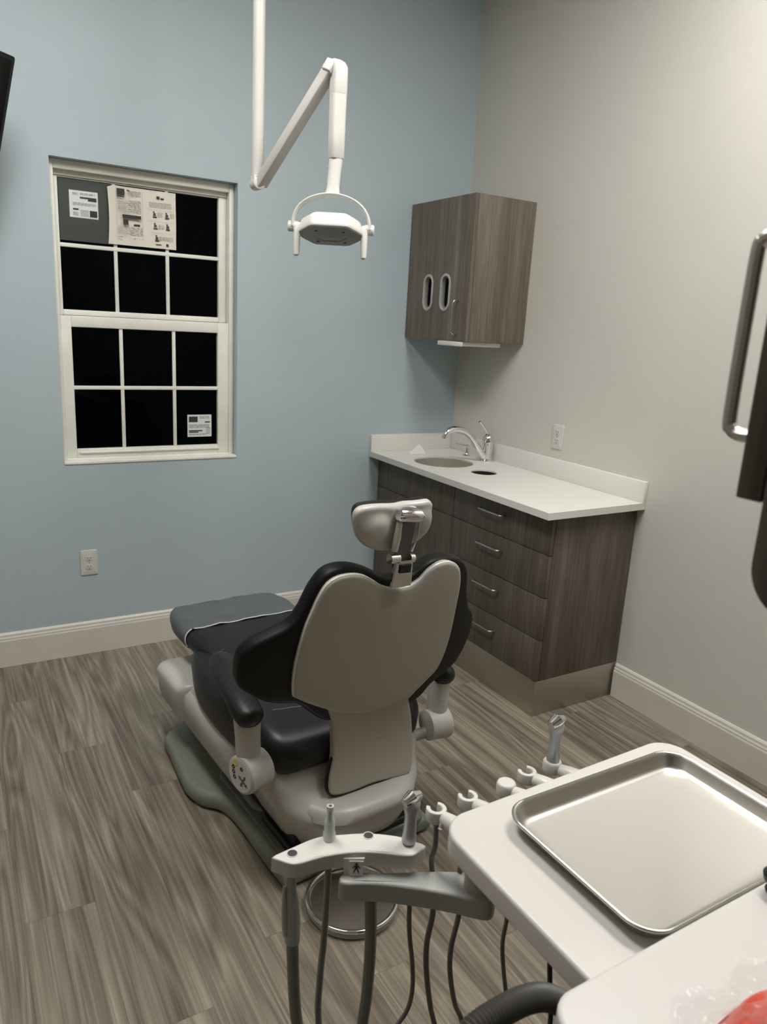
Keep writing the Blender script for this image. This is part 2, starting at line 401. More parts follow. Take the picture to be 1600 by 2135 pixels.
# window stickers and sheet
def printed(name, x0, x1, z0, z1, y, mat, marks, label, cat, group=None, curl=0):
    t = thing(name, label, cat, ((x0+x1)/2, y, z0), 0, group)
    mb = MB(); n = 14; vs = []; fs = []
    for j in range(9):
        for i in range(n+1):
            u = i/n; v = j/8
            dy = -curl*(.5+.5*math.cos(PI*min(1, u/.25)))*(.4+.6*v) - curl*.3*math.sin(u*9+v*4)**2
            dx = .006*curl/.012*math.sin(v*PI)*(1-u)**4 if curl else 0
            dz = -.010*(max(0, .12-u)/.12)**2*(1 if j == 8 else 0) if curl else 0
            vs.append((x0+(x1-x0)*u+dx, y+dy, z0+(z1-z0)*v+dz))
    for j in range(8):
        for i in range(n): a = j*(n+1)+i; fs.append((a, a+1, a+n+2, a+n+1))
    mb.add(vs, fs); mb.build('sheet', mat, t)
    for nm, mt, rects in marks:
        mb = MB(); W_, H_ = x1-x0, z1-z0
        for (a, b, c, d) in rects:  # u0,v0(top),u1,v1
            yy = y-.0012-curl*1.35
            if a > .3: yy = y-.0012-curl*.32
            mb.box((x0+a*W_, yy, z1-d*H_), (x0+c*W_, yy+.0004, z1-b*H_))
        mb.build(nm, mt, t)
    return t
def textrows(u0, u1, v0, v1, n, fill=.45, seed=1, words=6):
    rnd = random.Random(seed); out = []; h = (v1-v0)/n
    for i in range(n):
        u = u0; vv = v0+i*h
        while u < u1:
            w = rnd.uniform(.4, 1.3)*(u1-u0)/words; out.append((u, vv, min(u1, u+w*.78), vv+h*fill)); u += w
    return out
sheet_dark = [(.13, .045, .24, .155), (.13, .17, .23, .19), (.20, .475, .47, .535), (.21, .56, .285, .65), (.37, .62, .46, .655), (.27, .055, .31, .075),
              (.71, .09, .755, .14), (.77, .115, .82, .145), (.69, .925, .77, .94), (.845, .91, .88, .96)]
for (u, v) in ((.65, .36), (.835, .36), (.66, .56), (.845, .56), (.68, .77)):
    sheet_dark += [(u, v+.085, u+.06, v+.11), (u+.005, v+.0, u+.03, v+.02), (u+.008, v+.03, u+.045, v+.05), (u+.004, v+.058, u+.05, v+.072)]
sheet_light = textrows(.28, .48, .06, .16, 5, .35, 3, 4)+textrows(.14, .48, .22, .44, 9, .32, 4, 7)+textrows(.14, .50, .68, .83, 7, .3, 5, 6)+textrows(.60, .93, .2, .3, 5, .3, 6, 8)\
    + textrows(.72, .80, .37, .46, 5, .3, 7, 2)+textrows(.91, .97, .37, .46, 5, .3, 8, 2)+textrows(.73, .82, .58, .67, 5, .3, 9, 2)+textrows(.74, .95, .79, .87, 5, .3, 10, 4)\
    + [(.12, .03, .122, .88), (.50, .03, .502, .88), (.12, .88, .5, .882), (.12, .45, .5, .452), (.12, .665, .5, .667), (.58, .33, .96, .332), (.58, .53, .96, .532), (.58, .73, .96, .732)]\
    + [(.14, .86, .2, .872), (.37, .86, .39, .88)]
printed('instruction_sheet', -1.797, -1.512, 1.798, 2.03, .082, 'paper', [('print', 'ink', sheet_dark), ('fine_print', 'inklight', sheet_light)],
        'large white printed instruction sheet taped at the top of the window', 'paper', curl=.010)
sd = [(.37, .22, .95, .28), (.65, .28, .95, .36), (.7, .70, .96, .94), (.12, .66, .31, .72)]
sl = textrows(.12, .3, .08, .18, 3, .5, 11, 2)+textrows(.38, .9, .08, .16, 2, .5, 12, 3)+textrows(.12, .92, .44, .56, 3, .45, 13, 7)+textrows(.38, .66, .7, .95, 7, .4, 14, 6)+textrows(.12, .3, .8, .94, 3, .5, 15, 2)
printed('window_sticker', -1.944, -1.833, 1.888, 1.992, .083, 'sticker', [('print', 'ink', sd), ('fine_print', 'inklight', sl)],
        'white printed sticker on the dark panel in the top left pane', 'sticker')
sd2 = [(.06, .08, .42, .33), (.72, .31, .93, .36), (.06, .70, .62, .75), (.06, .77, .45, .81)]
sl2 = textrows(.5, .9, .08, .2, 2, .5, 16, 3)+textrows(.06, .9, .44, .62, 4, .45, 17, 7)+textrows(.06, .8, .86, .94, 2, .5, 18, 4)+textrows(.78, .95, .6, .9, 4, .5, 19, 2)
printed('window_sticker', -1.479, -1.365, .974, 1.077, .0525, 'sticker', [('print', 'ink', sd2), ('fine_print', 'inklight', sl2)],
        'white printed sticker in the bottom right pane of the window', 'sticker')
mb = MB(); mb.box((-1.984, .0842, 1.796), (-1.779, .0856, 2.033)); tag(mb.build('tinted_panel', 'film'), 'dark green-grey panel covering the top left window pane', 'panel')

# ------------------------------------------------------------------ outlets
def outlet(loc, rotz, label):
    t = thing('wall_outlet', label, 'outlet', loc, rotz, 'duplex wall outlets')   # local: plate in XZ, facing -Y
    mb = MB(); pad(mb, rrect(-.036, -.058, .036, .058, .006, 4), 0, .005, 0, .003, lambda a, b, w: (a, -w-.0005, b), rings=1, seg=2); mb.build('cover_plate', 'plastic', t, world=False)
    for s in (1, -1):
        mb = MB(); pad(mb, [Vector((.0165*math.copysign(min(1, abs(math.cos(q))*1.0), math.cos(q)), s*.0195+.0145*max(-.82, min(.82, math.sin(q)*1.15)))) for q in [2*PI*i/28 for i in range(28)]], 0, .0068, 0, .001, lambda a, b, w: (a, -w-.0005, b), rings=1, seg=2)
        rc = mb.build('receptacle', 'plastic', t, world=False)
        mb = MB()
        mb.box((-.0075, -.0078, s*.0195-.001), (-.0055, -.0070, s*.0195+.0075)); mb.box((.0055, -.0078, s*.0195-.001), (.0075, -.0070, s*.0195+.0065))
        mb.lathe([(.0024, 0), (.0024, .0008)], (0, -.0071, s*.0195-.007), Rm('X', 90), 12); mb.build('slots', 'ink', rc, world=False)
    mb = MB(); mb.lathe([(.003, 0), (.003, .0008), (.001, .0014)], (0, -.0055, 0), Rm('X', 90), 12); mb.build('screw', 'satin', t, world=False)
outlet((-1.944, 0, .431), 0, 'white duplex outlet low on the blue wall below the window')
outlet((0, -.83, 1.069), -PI/2, 'white duplex outlet on the grey wall above the counter')

# ------------------------------------------------------------------ television (wall arm, tilted)
tv = thing('television', 'black flat television at the upper left edge of the photo', 'television', (-2.50, 0, 2.05))
a = math.radians(39); b_ = math.radians(18); P0 = Vector((-2.149, -.3, 2.335))
h = Vector((math.cos(a), math.sin(a), 0)); nrm = Vector((math.sin(a), -math.cos(a), 0)); dn = (-Vector((0, 0, 1))*math.cos(b_) - nrm*math.sin(b_)).normalized(); nn = h.cross(dn).normalized()
if nn.dot(nrm) < 0: nn = -nn
ftv = lambda u, v, w: P0 - h*u + dn*v + nn*w
Wt, Ht = .72, .42
mb = MB(); pad(mb, rrect(0, 0, Wt, Ht, .008, 3), -.035, 0, .006, .003, ftv, rings=1, seg=2); mb.build('bezel', 'black', tv)
mb = MB(); pad(mb, rrect(.014, .014, Wt-.014, Ht-.02, .002, 2), 0, .0012, 0, 0, ftv, rings=1); mb.build('screen', 'screen', tv)
cb = ftv(Wt/2, Ht/2, -.04)
mb = MB(); pad(mb, rrect(Wt/2-.1, Ht/2-.1, Wt/2+.1, Ht/2+.1, .02, 3), -.06, -.03, .005, .002, ftv, rings=1, seg=2)
mb.tube([cb, (cb.x-.02, -.2, cb.z), (cb.x+.06, -.03, cb.z)], .018); mb.box((cb.x, -.03, cb.z-.1), (cb.x+.12, -.0002, cb.z+.1)); mb.build('wall_bracket', 'black', tv)

# ------------------------------------------------------------------ dental light
dl = thing('dental_light', 'white ceiling mounted dental light with folded arm and looped yoke', 'lamp', (-1.4335, -.688, ZC))
px, py = -1.4335, -.688
mb = MB(); mb.lathe([(.09, ZC-.001), (.09, ZC-.02), (.05, ZC-.05), (.03, ZC-.06), (.0, ZC-.06)][::-1], (px, py, 0)); mb.build('ceiling_plate', 'lampwhite', dl)
mb = MB(); mb.lathe([(.0195, 1.995), (.0207, 2.005), (.0207, ZC-.05), (.019, ZC-.05)], (px, py, 0), n=28); mb.build('pole', 'lampwhite', dl)
def beam(mb, A, B, w0, h0, w1, h1, side):
    A, B = Vector(A), Vector(B); t = (B-A).normalized(); s = Vector(side); s = (s - t*s.dot(t)).normalized(); u = t.cross(s)
    def r(c, w, h_):
        return [c+s*q.x+u*q.y for q in rrect(-w/2, -h_/2, w/2, h_/2, min(w, h_)*.14, 2)]
    return mb.rings([r(A, w0, h0), r(B, w1, h1)], sm=False)
LA = Vector((-1.428, -.700, 1.985)); LB = Vector((-1.300, -.985, 2.318))
right = Vector((.86, -.506, 0))
mb = MB(); beam(mb, LA, LB, .046, .032, .046, .032, Vector((-.89, -.45, 0))); mb.build('lower_arm', 'armbeam', dl, .001)
mb = MB(); mb.lathe([(.021, -.024), (.022, -.02), (.022, .02), (.021, .024)], (px-.002, py-.004, 1.988), Rm('X', 90) @ Rm('Y', 0), 24); mb.box((px-.021, py-.021, 1.974), (px+.016, py+.016, 2.014)); mb.build('pivot_joint', 'lampwhite', dl, .003)
# drop column, with elbow head
ex, ey = -1.281, -.995
mb = MB(); mb.rings([[Vector((ex+q.x*k+dx, ey+q.y*k, z)) for q in rrect(-.026, -.024, .026, .024, .012, 4)] for z, k, dx in ((2.335, .55, -.012), (2.328, .85, -.006), (2.315, .97, 0), (2.24, .96, 0), (2.236, .92, 0))]); mb.build('elbow_head', 'lampwhite', dl, auto=50)
mb = MB(); beam(mb, LB+Vector((-.012, .005, -.022)), LB+Vector((.006, 0, .010)), .048, .034, .048, .034, Vector((-.89, -.45, 0))); mb.build('elbow_collar', 'lampwhite', dl, .003)
mb = MB(); mb.rings([[Vector((ex+q.x*k, ey+q.y*k, z)) for q in rrect(-.025, -.023, .025, .023, .012, 4)] for z, k in ((2.236, .98), (2.12, .95), (2.049, .92), (2.047, .86))]); mb.build('drop_tube', 'lampwhite', dl, auto=50)
# neck flaring into yoke; frame of lamp: right vector & facing camera-ish
yr = Vector((.86, -.51, 0)).normalized(); yf = Vector((-.51, -.86, 0)).normalized()   # yf towards viewer
hc = Vector((-1.335, -1.03, 1.80))     # lamp head centre line (pivot axis)
hc = Vector((-1.2925, -1.0, 1.832))
mb = MB(); top = Vector((ex, ey, 2.046)); rr = []
for t, w, d in ((0, .0225, .020), (.3, .0215, .019), (.75, .0205, .018), (.92, .024, .018), (1, .038, .015)):
    c = top.lerp(hc+Vector((0, 0, .100)), t); rr.append([c+yr*w*math.cos(2*PI*j/24)+yf*d*math.sin(2*PI*j/24) for j in range(24)])
mb.rings(rr); mb.build('neck', 'lampwhite', dl)
# yoke: wide band arch
path = []; n = 40
for i in range(n+1):
    th = PI*i/n; x = -.128*math.cos(th); z = .103*math.sin(th)**.85
    path.append((x, z))
mb = MB(); rs = []
for i, (x, z) in enumerate(path):
    a_, b2 = path[max(0, i-1)], path[min(n, i+1)]; t = Vector((b2[0]-a_[0], b2[1]-a_[1])).normalized(); nx = Vector((-t.y, t.x))
    w = .024+.010*math.sin(PI*i/n)
    ring = []
    for j in range(16):
        q = 2*PI*j/16; ring.append(hc+yr*(x+nx.x*.006*math.sin(q))+Vector((0, 0, z+nx.y*.006*math.sin(q)))+yf*(w*math.cos(q)))
    rs.append(ring)
mb.rings(rs); mb.build('yoke', 'lampwhite', dl, auto=80)
# lamp head: tapered octagonal body, face looks down and a little to the viewer
tl = math.radians(16)
hu = yr; hn = (Vector((0, 0, -1))*math.cos(tl) + yf*math.sin(tl)); hv = hn.cross(hu)
def octo(w, d, c_):
    pts = [(-w+c_, -d), (w-c_, -d), (w, -d*.25), (w, d*.25), (w-c_, d), (-w+c_, d), (-w, d*.25), (-w, -d*.25)]
    out = []
    for i, p in enumerate(pts):
        a, b, c = Vector(pts[i-1]), Vector(p), Vector(pts[(i+1) % len(pts)])
        k = .16 if i in (0, 1, 4, 5) else .3
        out += [b+(a-b)*k, b+(a-b)*k*.4+(c-b)*k*.12, b+(c-b)*k*.4+(a-b)*k*.12, b+(c-b)*k]
    return out
hcc = hc+Vector((0, 0, -.002))
def hp(ring, w): return [hcc+hu*q.x+hv*q.y+hn*w for q in ring]
o1 = octo(.107, .080, .047)
mb = MB(); mb.rings([hp([q*k for q in o1], w) for k, w in ((.60, -.030), (.82, -.027), (.92, -.020), (.98, -.004), (1, .012), (1, .020), (.975, .023))]); mb.build('lamp_head', 'lampwhite', dl, auto=60)
mb = MB(); mb.rings([hp([q*k for q in o1], w) for k, w in ((.975, .0225), (.95, .0255), (.5, .027), (.48, .025), (.2, .028))]); lf = mb.build('lens_face', 'lampunder', dl, auto=30)
for (u, v) in ((-.045, -.045), (.045, -.045), (-.045, .042), (.045, .042), (0, 0)):
    mb = MB(); mb.rings([[hcc+hu*(u+.005*math.cos(2*PI*j/12))+hv*(v+.003*math.sin(2*PI*j/12))+hn*w for j in range(12)] for w in (.024, .0285)]); mb.build('face_screw', 'symgrey', lf)
for s in (-1, 1):
    c = hc+yr*s*.128
    mb = MB(); mb.tube([c-yr*s*.030, c-yr*s*.012, c+yr*s*.012, c+yr*s*.016], [.012, .017, .018, .014], 20); mb.tube([c+Vector((0, 0, .004)), c+Vector((0, 0, -.004))], .0, 4) if False else None
    mb.build('pivot_knob', 'lampwhite', dl)
    c2 = hc+yr*s*.112+yf*.012
    mb = MB(); mb.tube([c2+Vector((0, 0, .004)), c2+Vector((0, 0, -.012)), c2+yf*.003+Vector((0, 0, -.065)), c2+yf*.004+Vector((0, 0, -.090)), c2+yf*.004+Vector((0, 0, -.095))], [.009, .0115, .011, .0095, .005], 16); mb.build('handle', 'lampwhite', dl)

# ------------------------------------------------------------------ upper cabinet with glove slots
uc = thing('wall_cabinet', 'grey-brown wood wall cabinet with two oval slots in the corner', 'cabinet', (-.176, -.263, 1.474))
d_, l_, z0, z1 = .352, .526, 1.474, 2.117
mb = MB(); mb.box((-d_+.02, -l_, z0), (-.001, -l_+.018, z1)); mb.box((-d_+.02, -.020, z0), (-.001, -.002, z1)); mb.box((-d_+.02, -l_+.018, z0), (-.001, -.020, z0+.018)); mb.box((-d_+.02, -l_+.018, z1-.018), (-.001, -.020, z1)); mb.box((-.012, -l_+.018, z0+.018), (-.002, -.020, z1-.018))
mb.build('carcass', 'lam', uc, .0006)
def stad(cy, cz, w, hh, k=10):
    r = w/2; out = []
    for s, a0 in ((1, 0), (-1, PI)):
        for i in range(k+1):
            a = a0+PI*i/k; out.append(Vector((cy+r*math.cos(a), cz+s*(hh/2-r)+r*math.sin(a))))
    return out
fd = lambda a, b, w: (-d_+w, a, b)
sl1, sl2 = (-.1925, 1.694), (-.338, 1.694)
mb = MB(); holed(mb, [(-l_+.001, z0+.001), (-.004, z0+.001), (-.004, z1-.001), (-l_+.001, z1-.001)], [stad(*sl1, .062, .150), stad(*sl2, .062, .150)], 0, .019, fd)
dr = mb.build('door', 'lam', uc)
for sl in (sl1, sl2):
    mb = MB(); O_ = stad(*sl, .084, .172); I_ = stad(*sl, .060, .148); Mi = stad(*sl, .072, .160)
    mb.rings([[Vector(fd(p.x, p.y, w)) for p in r] for r, w in ((O_, 0), (O_, -.003), (Mi, -.006), (I_, -.003), (I_, .02))], False, False); mb.build('slot_trim', 'greymetal', dr, auto=60)
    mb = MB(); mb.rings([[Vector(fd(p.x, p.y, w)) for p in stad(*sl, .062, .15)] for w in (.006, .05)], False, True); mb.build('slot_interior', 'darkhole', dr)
def pull(mb, A, B, off, r=.0045, curve=.02):
    """bar pull from A to B standing off by vector off, bowed ends"""
    A, B, off = Vector(A), Vector(B), Vector(off); t = (B-A).normalized()
    pts = [A, A+off*.55, A+off*.85+t*curve*.25, A+off+t*curve*.8, (A+B)/2+off*1.02, B+off-t*curve*.8, B+off*.85-t*curve*.25, B+off*.55, B]
    return mb.tube(catmull([p for p in pts], 4, False), r, 10)
mb = MB(); pull(mb, (-d_, -.452, 1.505), (-d_, -.452, 1.657), (-.030, 0, 0), .0038); mb.build('handle', 'satin', dr)
mb = MB(); mb.box((-d_+.004, -.50, 1.452), (-.12, -.31, 1.474)); mb.box((-d_-.002, -.505, 1.450), (-d_+.004, -.305, 1.470))
tag(mb.build('paper_towel_dispenser', 'vinyl', None, .003), 'slim white dispenser under the bottom of the wall cabinet', 'dispenser')

# ------------------------------------------------------------------ base cabinet
D2, L2, K = .470, 1.340, .157
bc = thing('base_cabinet', 'grey-brown wood base cabinet with drawers under the white counter', 'cabinet', (-.235, -.67, 0))
HB = .852
mb = MB(); mb.box((-D2+.02, -L2, K), (-.001, -L2+.018, HB-.001)); mb.box((-D2+.02, -L2+.018, K), (-.001, -.002, K+.018)); mb.box((-D2+.02, -.020, K+.018), (-.001, -.002, HB-.001)); mb.box((-.01, -L2+.018, K+.018), (-.002, -.02, HB-.001)); mb.box((-D2+.02, -.706, K+.018), (-.02, -.690, HB-.05))
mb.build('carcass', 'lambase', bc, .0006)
mb = MB(); mb.box((-D2+.002, -L2+.002, 0), (-.001, -.002, K-.001)); mb.build('kick_plate', 'kick', bc, .0006)
yd = [(-L2+.001, -.700)]
zs = [(.694, .838), (.517, .691), (.337, .514), (K+.001, .334)]
for i, (a_, b2) in enumerate(zs):
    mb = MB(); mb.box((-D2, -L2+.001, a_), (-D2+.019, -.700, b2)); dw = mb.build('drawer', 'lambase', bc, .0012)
    mb = MB(); zc = [.787, .636, .458, .272][i]; pull(mb, (-D2, -.905, zc), (-D2, -1.063, zc), (-.028, 0, 0), .0038); mb.build('handle', 'satin', dw)
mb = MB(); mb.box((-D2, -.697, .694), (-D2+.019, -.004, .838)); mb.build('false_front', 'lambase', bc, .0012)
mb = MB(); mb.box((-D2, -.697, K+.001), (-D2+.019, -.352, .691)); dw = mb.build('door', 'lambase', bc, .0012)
mb = MB(); pull(mb, (-D2, -.40, .46), (-D2, -.40, .61), (-.028, 0, 0), .0038); mb.build('handle', 'satin', dw)
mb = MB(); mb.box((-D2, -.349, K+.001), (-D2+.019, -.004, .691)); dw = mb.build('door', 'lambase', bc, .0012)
mb = MB(); pull(mb, (-D2, -.30, .46), (-D2, -.30, .61), (-.028, 0, 0), .0038); mb.build('handle', 'satin', dw)
# counter with sink hole and waste chute
D, L, H = .531, 1.376, .88
ct = thing('countertop', 'white stone countertop with backsplash over the wood base cabinet', 'countertop', (-.265, -.69, HB))
SC = (-.31, -.37)
mb = MB(); holed(mb, [(-D, -L), (-.001, -L), (-.001, -.001), (-D, -.001)], [circ(*SC, .148), circ(-.275, -.652, .062)], HB, H, XY)
mb.build('slab', 'quartz', ct, .0025)
mb = MB(); mb.box((-.019, -L, H), (-.001, -.001, H+.088)); mb.box((-D+.002, -.0185, H), (-.0195, -.001, H+.088)); mb.build('backsplash', 'quartz', ct, .0015)
mb = MB(); pr = [(.1476, H-.007), (.1470, H-.0065), (.1465, HB-.004), (.1465, HB-.03), (.143, HB-.12), (.12, HB-.145), (.03, HB-.15), (.0, HB-.15)]
rs = [[Vector((SC[0]+r*math.cos(2*PI*j/48), SC[1]+r*math.sin(2*PI*j/48), z)) for j in range(48)] for r, z in pr]; mb.rings(rs, False, True)
tag(mb.build('sink_basin', 'sinksteel'), 'round stainless steel sink basin set into the white countertop', 'sink')
mb = MB(); mb.rings([[Vector((-.275+r*math.cos(2*PI*j/32), -.652+r*math.sin(2*PI*j/32), z)) for j in range(32)] for r, z in ((.0615, H-.006), (.060, HB+.003), (.058, HB+.001))], False, True); mb.build('waste_chute', 'darkhole', ct)  # shallow cup, painted black like the shade of a deep chute
# faucet
fa = thing('faucet', 'chrome single lever faucet with arched spout behind the sink', 'faucet', (-.073, -.41, H))
mb = MB(); mb.lathe([(.034, H), (.035, H+.004), (.031, H+.009), (.026, H+.014), (.025, H+.05), (.028, H+.085), (.030, H+.100), (.027, H+.122), (.016, H+.138), (.005, H+.143)], (-.070, -.41, 0), n=28); mb.build('body', 'chrome', fa)
sp = [(-.082, -.41, .900), (-.095, -.41, .912), (-.13, -.41, .950), (-.175, -.41, 1.000), (-.215, -.41, 1.032), (-.255, -.41, 1.046), (-.295, -.41, 1.048), (-.325, -.41, 1.038), (-.341, -.41, 1.018), (-.345, -.41, 1.005)]
pth = catmull([Vector(p) for p in sp], 4, False); mb = MB(); mb.tube(pth, [.0195-.0055*i/len(pth) for i in range(len(pth)-3)]+[.015, .016, .016], 18); mb.build('spout', 'chrome', fa)
mb = MB(); mb.tube([(-.070, -.41, H+.135), (-.085, -.405, H+.158), (-.110, -.40, H+.188), (-.125, -.398, H+.203)], [.0055, .005, .0062, .007], 12); mb.build('lever', 'chrome', fa)
sd_ = thing('soap_dispenser', 'small chrome soap pump beside the faucet', 'dispenser', (-.075, -.25, H))
mb = MB(); mb.lathe([(.020, H), (.021, H+.003), (.012, H+.010), (.0095, H+.018), (.0105, H+.026), (.0075, H+.034), (.006, H+.044), (.010, H+.048), (.010, H+.056), (.004, H+.060)], (-.078, -.25, 0), n=24); mb.build('base', 'chrome', sd_)
mb = MB(); mb.tube([(-.080, -.25, H+.053), (-.12, -.252, H+.061), (-.160, -.255, H+.069)], [.0045, .004, .0035], 10); mb.build('nozzle', 'chrome', sd_)
# clear plastic packet behind the sink
mb = MB(); mb.add([(-.37, -.14, H+.004), (-.275, -.085, H+.042), (-.265, -.095, H+.034), (-.355, -.15, H+.0015), (-.27, -.15, H+.001), (-.35, -.16, H+.001)], [(0, 1, 2, 3), (3, 2, 4, 5)], False)
tag(mb.build('plastic_wrapper', 'clear'), 'small folded white plastic wrapper on the counter behind the sink', 'wrapper')

# ------------------------------------------------------------------ dental chair (local frame: X right, Y forward)
ch = thing('dental_chair', 'black upholstered dental chair with pale grey back shell', 'dental chair', (-1.5, -1.73, 0), math.radians(4))
def P2(pts): return [Vector(p) for p in pts]
# base plate
half = [(-.10, .87), (-.225, .862), (-.300, .825), (-.312, .74), (-.330, .58), (-.335, .50), (-.315, .425), (-.275, .375), (-.258, .29), (-.258, .10), (-.254, -.03)]
outl = catmull([Vector(p) for p in half], 3, False); outl = outl+[Vector((-p.x, p.y)) for p in reversed(outl)]
mb = MB(); pad(mb, outl, .004, .058, .016, .024, XY, rings=2, seg=4); mb.build('base_plate', 'sage', ch, world=False, auto=60)
mb = MB(); pad(mb, rrect(-.215, .225, .215, .84, .05, 4), .053, .078, 0, .012, XY, rings=1, seg=3); mb.build('base_riser', 'sage', ch, world=False, auto=60)
mb = MB(); pad(mb, rrect(-.232, -.034, .232, .50, .03, 4), .054, .066, 0, .006, XY, rings=1, seg=3); mb.build('base_lane', 'lane', ch, world=False, auto=60)
mb = MB(); pad(mb, rrect(-.212, -.028, .195, .22, .03, 4), .060, .086, 0, .008, XY, rings=1, seg=3); mb.build('base_gap_shade', 'black', ch, world=False, auto=60)  # black slab painting the dark gap between base and body
mb = MB(); mb.box((-.20, .02, .076), (.20, .60, .14)); mb.build('base_gap_filler', 'black', ch, world=False, bevel=.01)  # black box filling the same gap, its shade put into the colour
# lift cover (lower tier) and pan (upper tier)
def loft(mb, secs, k=10):
    """secs: (z, x0,x1,y0,y1,r)"""
    mb.rings([[Vector((q.x, q.y, z)) for q in rrect(x0, y0, x1, y1, r, k)] for z, x0, x1, y0, y1, r in secs])
mb = MB(); loft(mb, [(.080, -.185, .185, -.030, .34, .13), (.09, -.197, .197, -.045, .36, .14), (.13, -.215, .215, -.060, .40, .15), (.17, -.230, .230, -.066, .50, .15), (.192, -.238, .238, -.064, .60, .15), (.206, -.246, .246, -.050, .70, .14), (.222, -.254, .254, -.028, .74, .13), (.240, -.260, .260, -.004, .76, .12), (.262, -.266, .266, .022, .78, .09), (.300, -.270, .270, .042, .78, .08), (.318, -.255, .255, .055, .76, .08)], 8); mb.build('lift_cover', 'chairwhite', ch, world=False, auto=60)
mb = MB(); loft(mb, [(.184, -.170, .170, -.060, .30, .13), (.187, -.192, .192, -.088, .30, .14), (.196, -.199, .199, -.098, .30, .14), (.220, -.199, .199, -.096, .30, .15), (.231, -.193, .193, -.080, .30, .145), (.236, -.183, .183, -.058, .30, .13), (.238, -.172, .172, -.03, .30, .11)], 10)
mb.build('seat_pan', 'chairwhite', ch, world=False, auto=60)
mb = MB(); loft(mb, [(.172, -.275, .275, .20, .66, .05), (.18, -.282, .282, .18, .68, .05), (.25, -.290, .290, .12, .70, .06), (.290, -.286, .286, .11, .70, .06), (.302, -.27, .27, .12, .69, .06)], 6); mb.build('side_skirt', 'chairwhite', ch, world=False, auto=60)
mb = MB(); loft(mb, [(.175, -.275, .275, .665, .90, .03), (.180, -.290, .290, .655, .915, .035), (.24, -.303, .303, .65, .905, .04), (.295, -.314, .314, .645, .895, .045), (.314, -.306, .306, .645, .885, .045), (.320, -.285, .285, .65, .87, .045)], 6); mb.build('front_cover', 'chairwhite', ch, world=False, auto=60)
# seat pad: lofted cross-sections along Y
def section(hw, zt, zb, r, dip, y, n=10):
    pts = []
    m = 12
    top = [(-hw+r + (2*hw-2*r)*i/m) for i in range(m+1)]
    out = []
    for i in range(m+1):
        x = top[i]; out.append(Vector((x, y, zt - dip*(1-(x/hw)**2)**2)))
    for i in range(1, 7):
        q = PI/2*(1-i/6); out.append(Vector((hw-r+r*math.cos(q), y, zt-r+r*math.sin(q))))
    for i in range(0, 5):
        q = -PI/2*i/4; rb = r*.6; out.append(Vector((hw-rb+rb*math.cos(q)-.004, y, zb+rb+rb*math.sin(q))))
    for i in range(1, 5): out.append(Vector((hw-r*.6-(2*hw-1.2*r)*i/5, y, zb)))
    for i in range(0, 5):
        q = -PI/2-PI/2*i/4; rb = r*.6; out.append(Vector((-hw+rb+rb*math.cos(q)+.004, y, zb+rb+rb*math.sin(q))))
    for i in range(0, 6):
        q = PI-PI/2*i/6; out.append(Vector((-hw+r+r*math.cos(q), y, zt-r+r*math.sin(q))))
    return out
def spl(keys, k=4):
    V = [Vector(x[:4]) for x in keys]; W2 = [Vector((x[4], x[5], 0)) for x in keys]
    a = catmull(V, k, False); b = catmull(W2, k, False); return [(p[0], p[1], p[2], p[3], q[0], q[1]) for p, q in zip(a, b)]
#  y, hw, zt, zb, r, dip
keys = [(.020, .175, .365, .335, .012, 0), (.032, .215, .390, .320, .03, 0), (.055, .245, .412, .310, .04, 0), (.10, .268, .428, .300, .05, .004), (.20, .284, .440, .290, .06, .012), (.34, .296, .446, .286, .07, .022), (.48, .294, .446, .29, .07, .022), (.58, .280, .440, .30, .06, .014), (.68, .250, .428, .315, .045, .004), (.75, .215, .405, .335, .03, 0), (.77, .17, .39, .355, .01, 0)]
mb = MB(); mb.rings([section(hw, zt, zb, r, dip, y) for y, hw, zt, zb, r, dip in spl(keys)]); seat = mb.build('seat_cushion', 'black_vinyl', ch, world=False, auto=70)
# seat seams
mb = MB(); mb.tube([(-.20, .17, .4445), (-.1, .155, .4395), (0, .15, .4355), (.1, .155, .4395), (.20, .17, .4445)], .0014, 6)
mb.tube(catmull([Vector(p) for p in ((-.235, .34, .452), (-.20, .56, .448), (-.14, .63, .438), (-.10, .60, .438), (-.13, .40, .445), (-.15, .22, .440))], 4, False), .0016, 6); mb.build('stitching', 'symgrey', seat, world=False)
# leg rest
keys = [(.56, .19, .415, .39, .012, 0), (.60, .212, .438, .385, .025, 0), (.68, .226, .450, .385, .03, .003), (.83, .232, .456, .392, .032, .003), (.92, .228, .458, .394, .032, .003), (.99, .212, .455, .396, .030, .002), (1.025, .185, .445, .40, .02, 0), (1.04, .15, .43, .405, .012, 0)]
mb = MB(); mb.rings([section(hw, zt, zb, r, dip, y) for y, hw, zt, zb, r, dip in spl(keys)]); mb.build('leg_rest', 'black_vinyl', ch, world=False, auto=70)
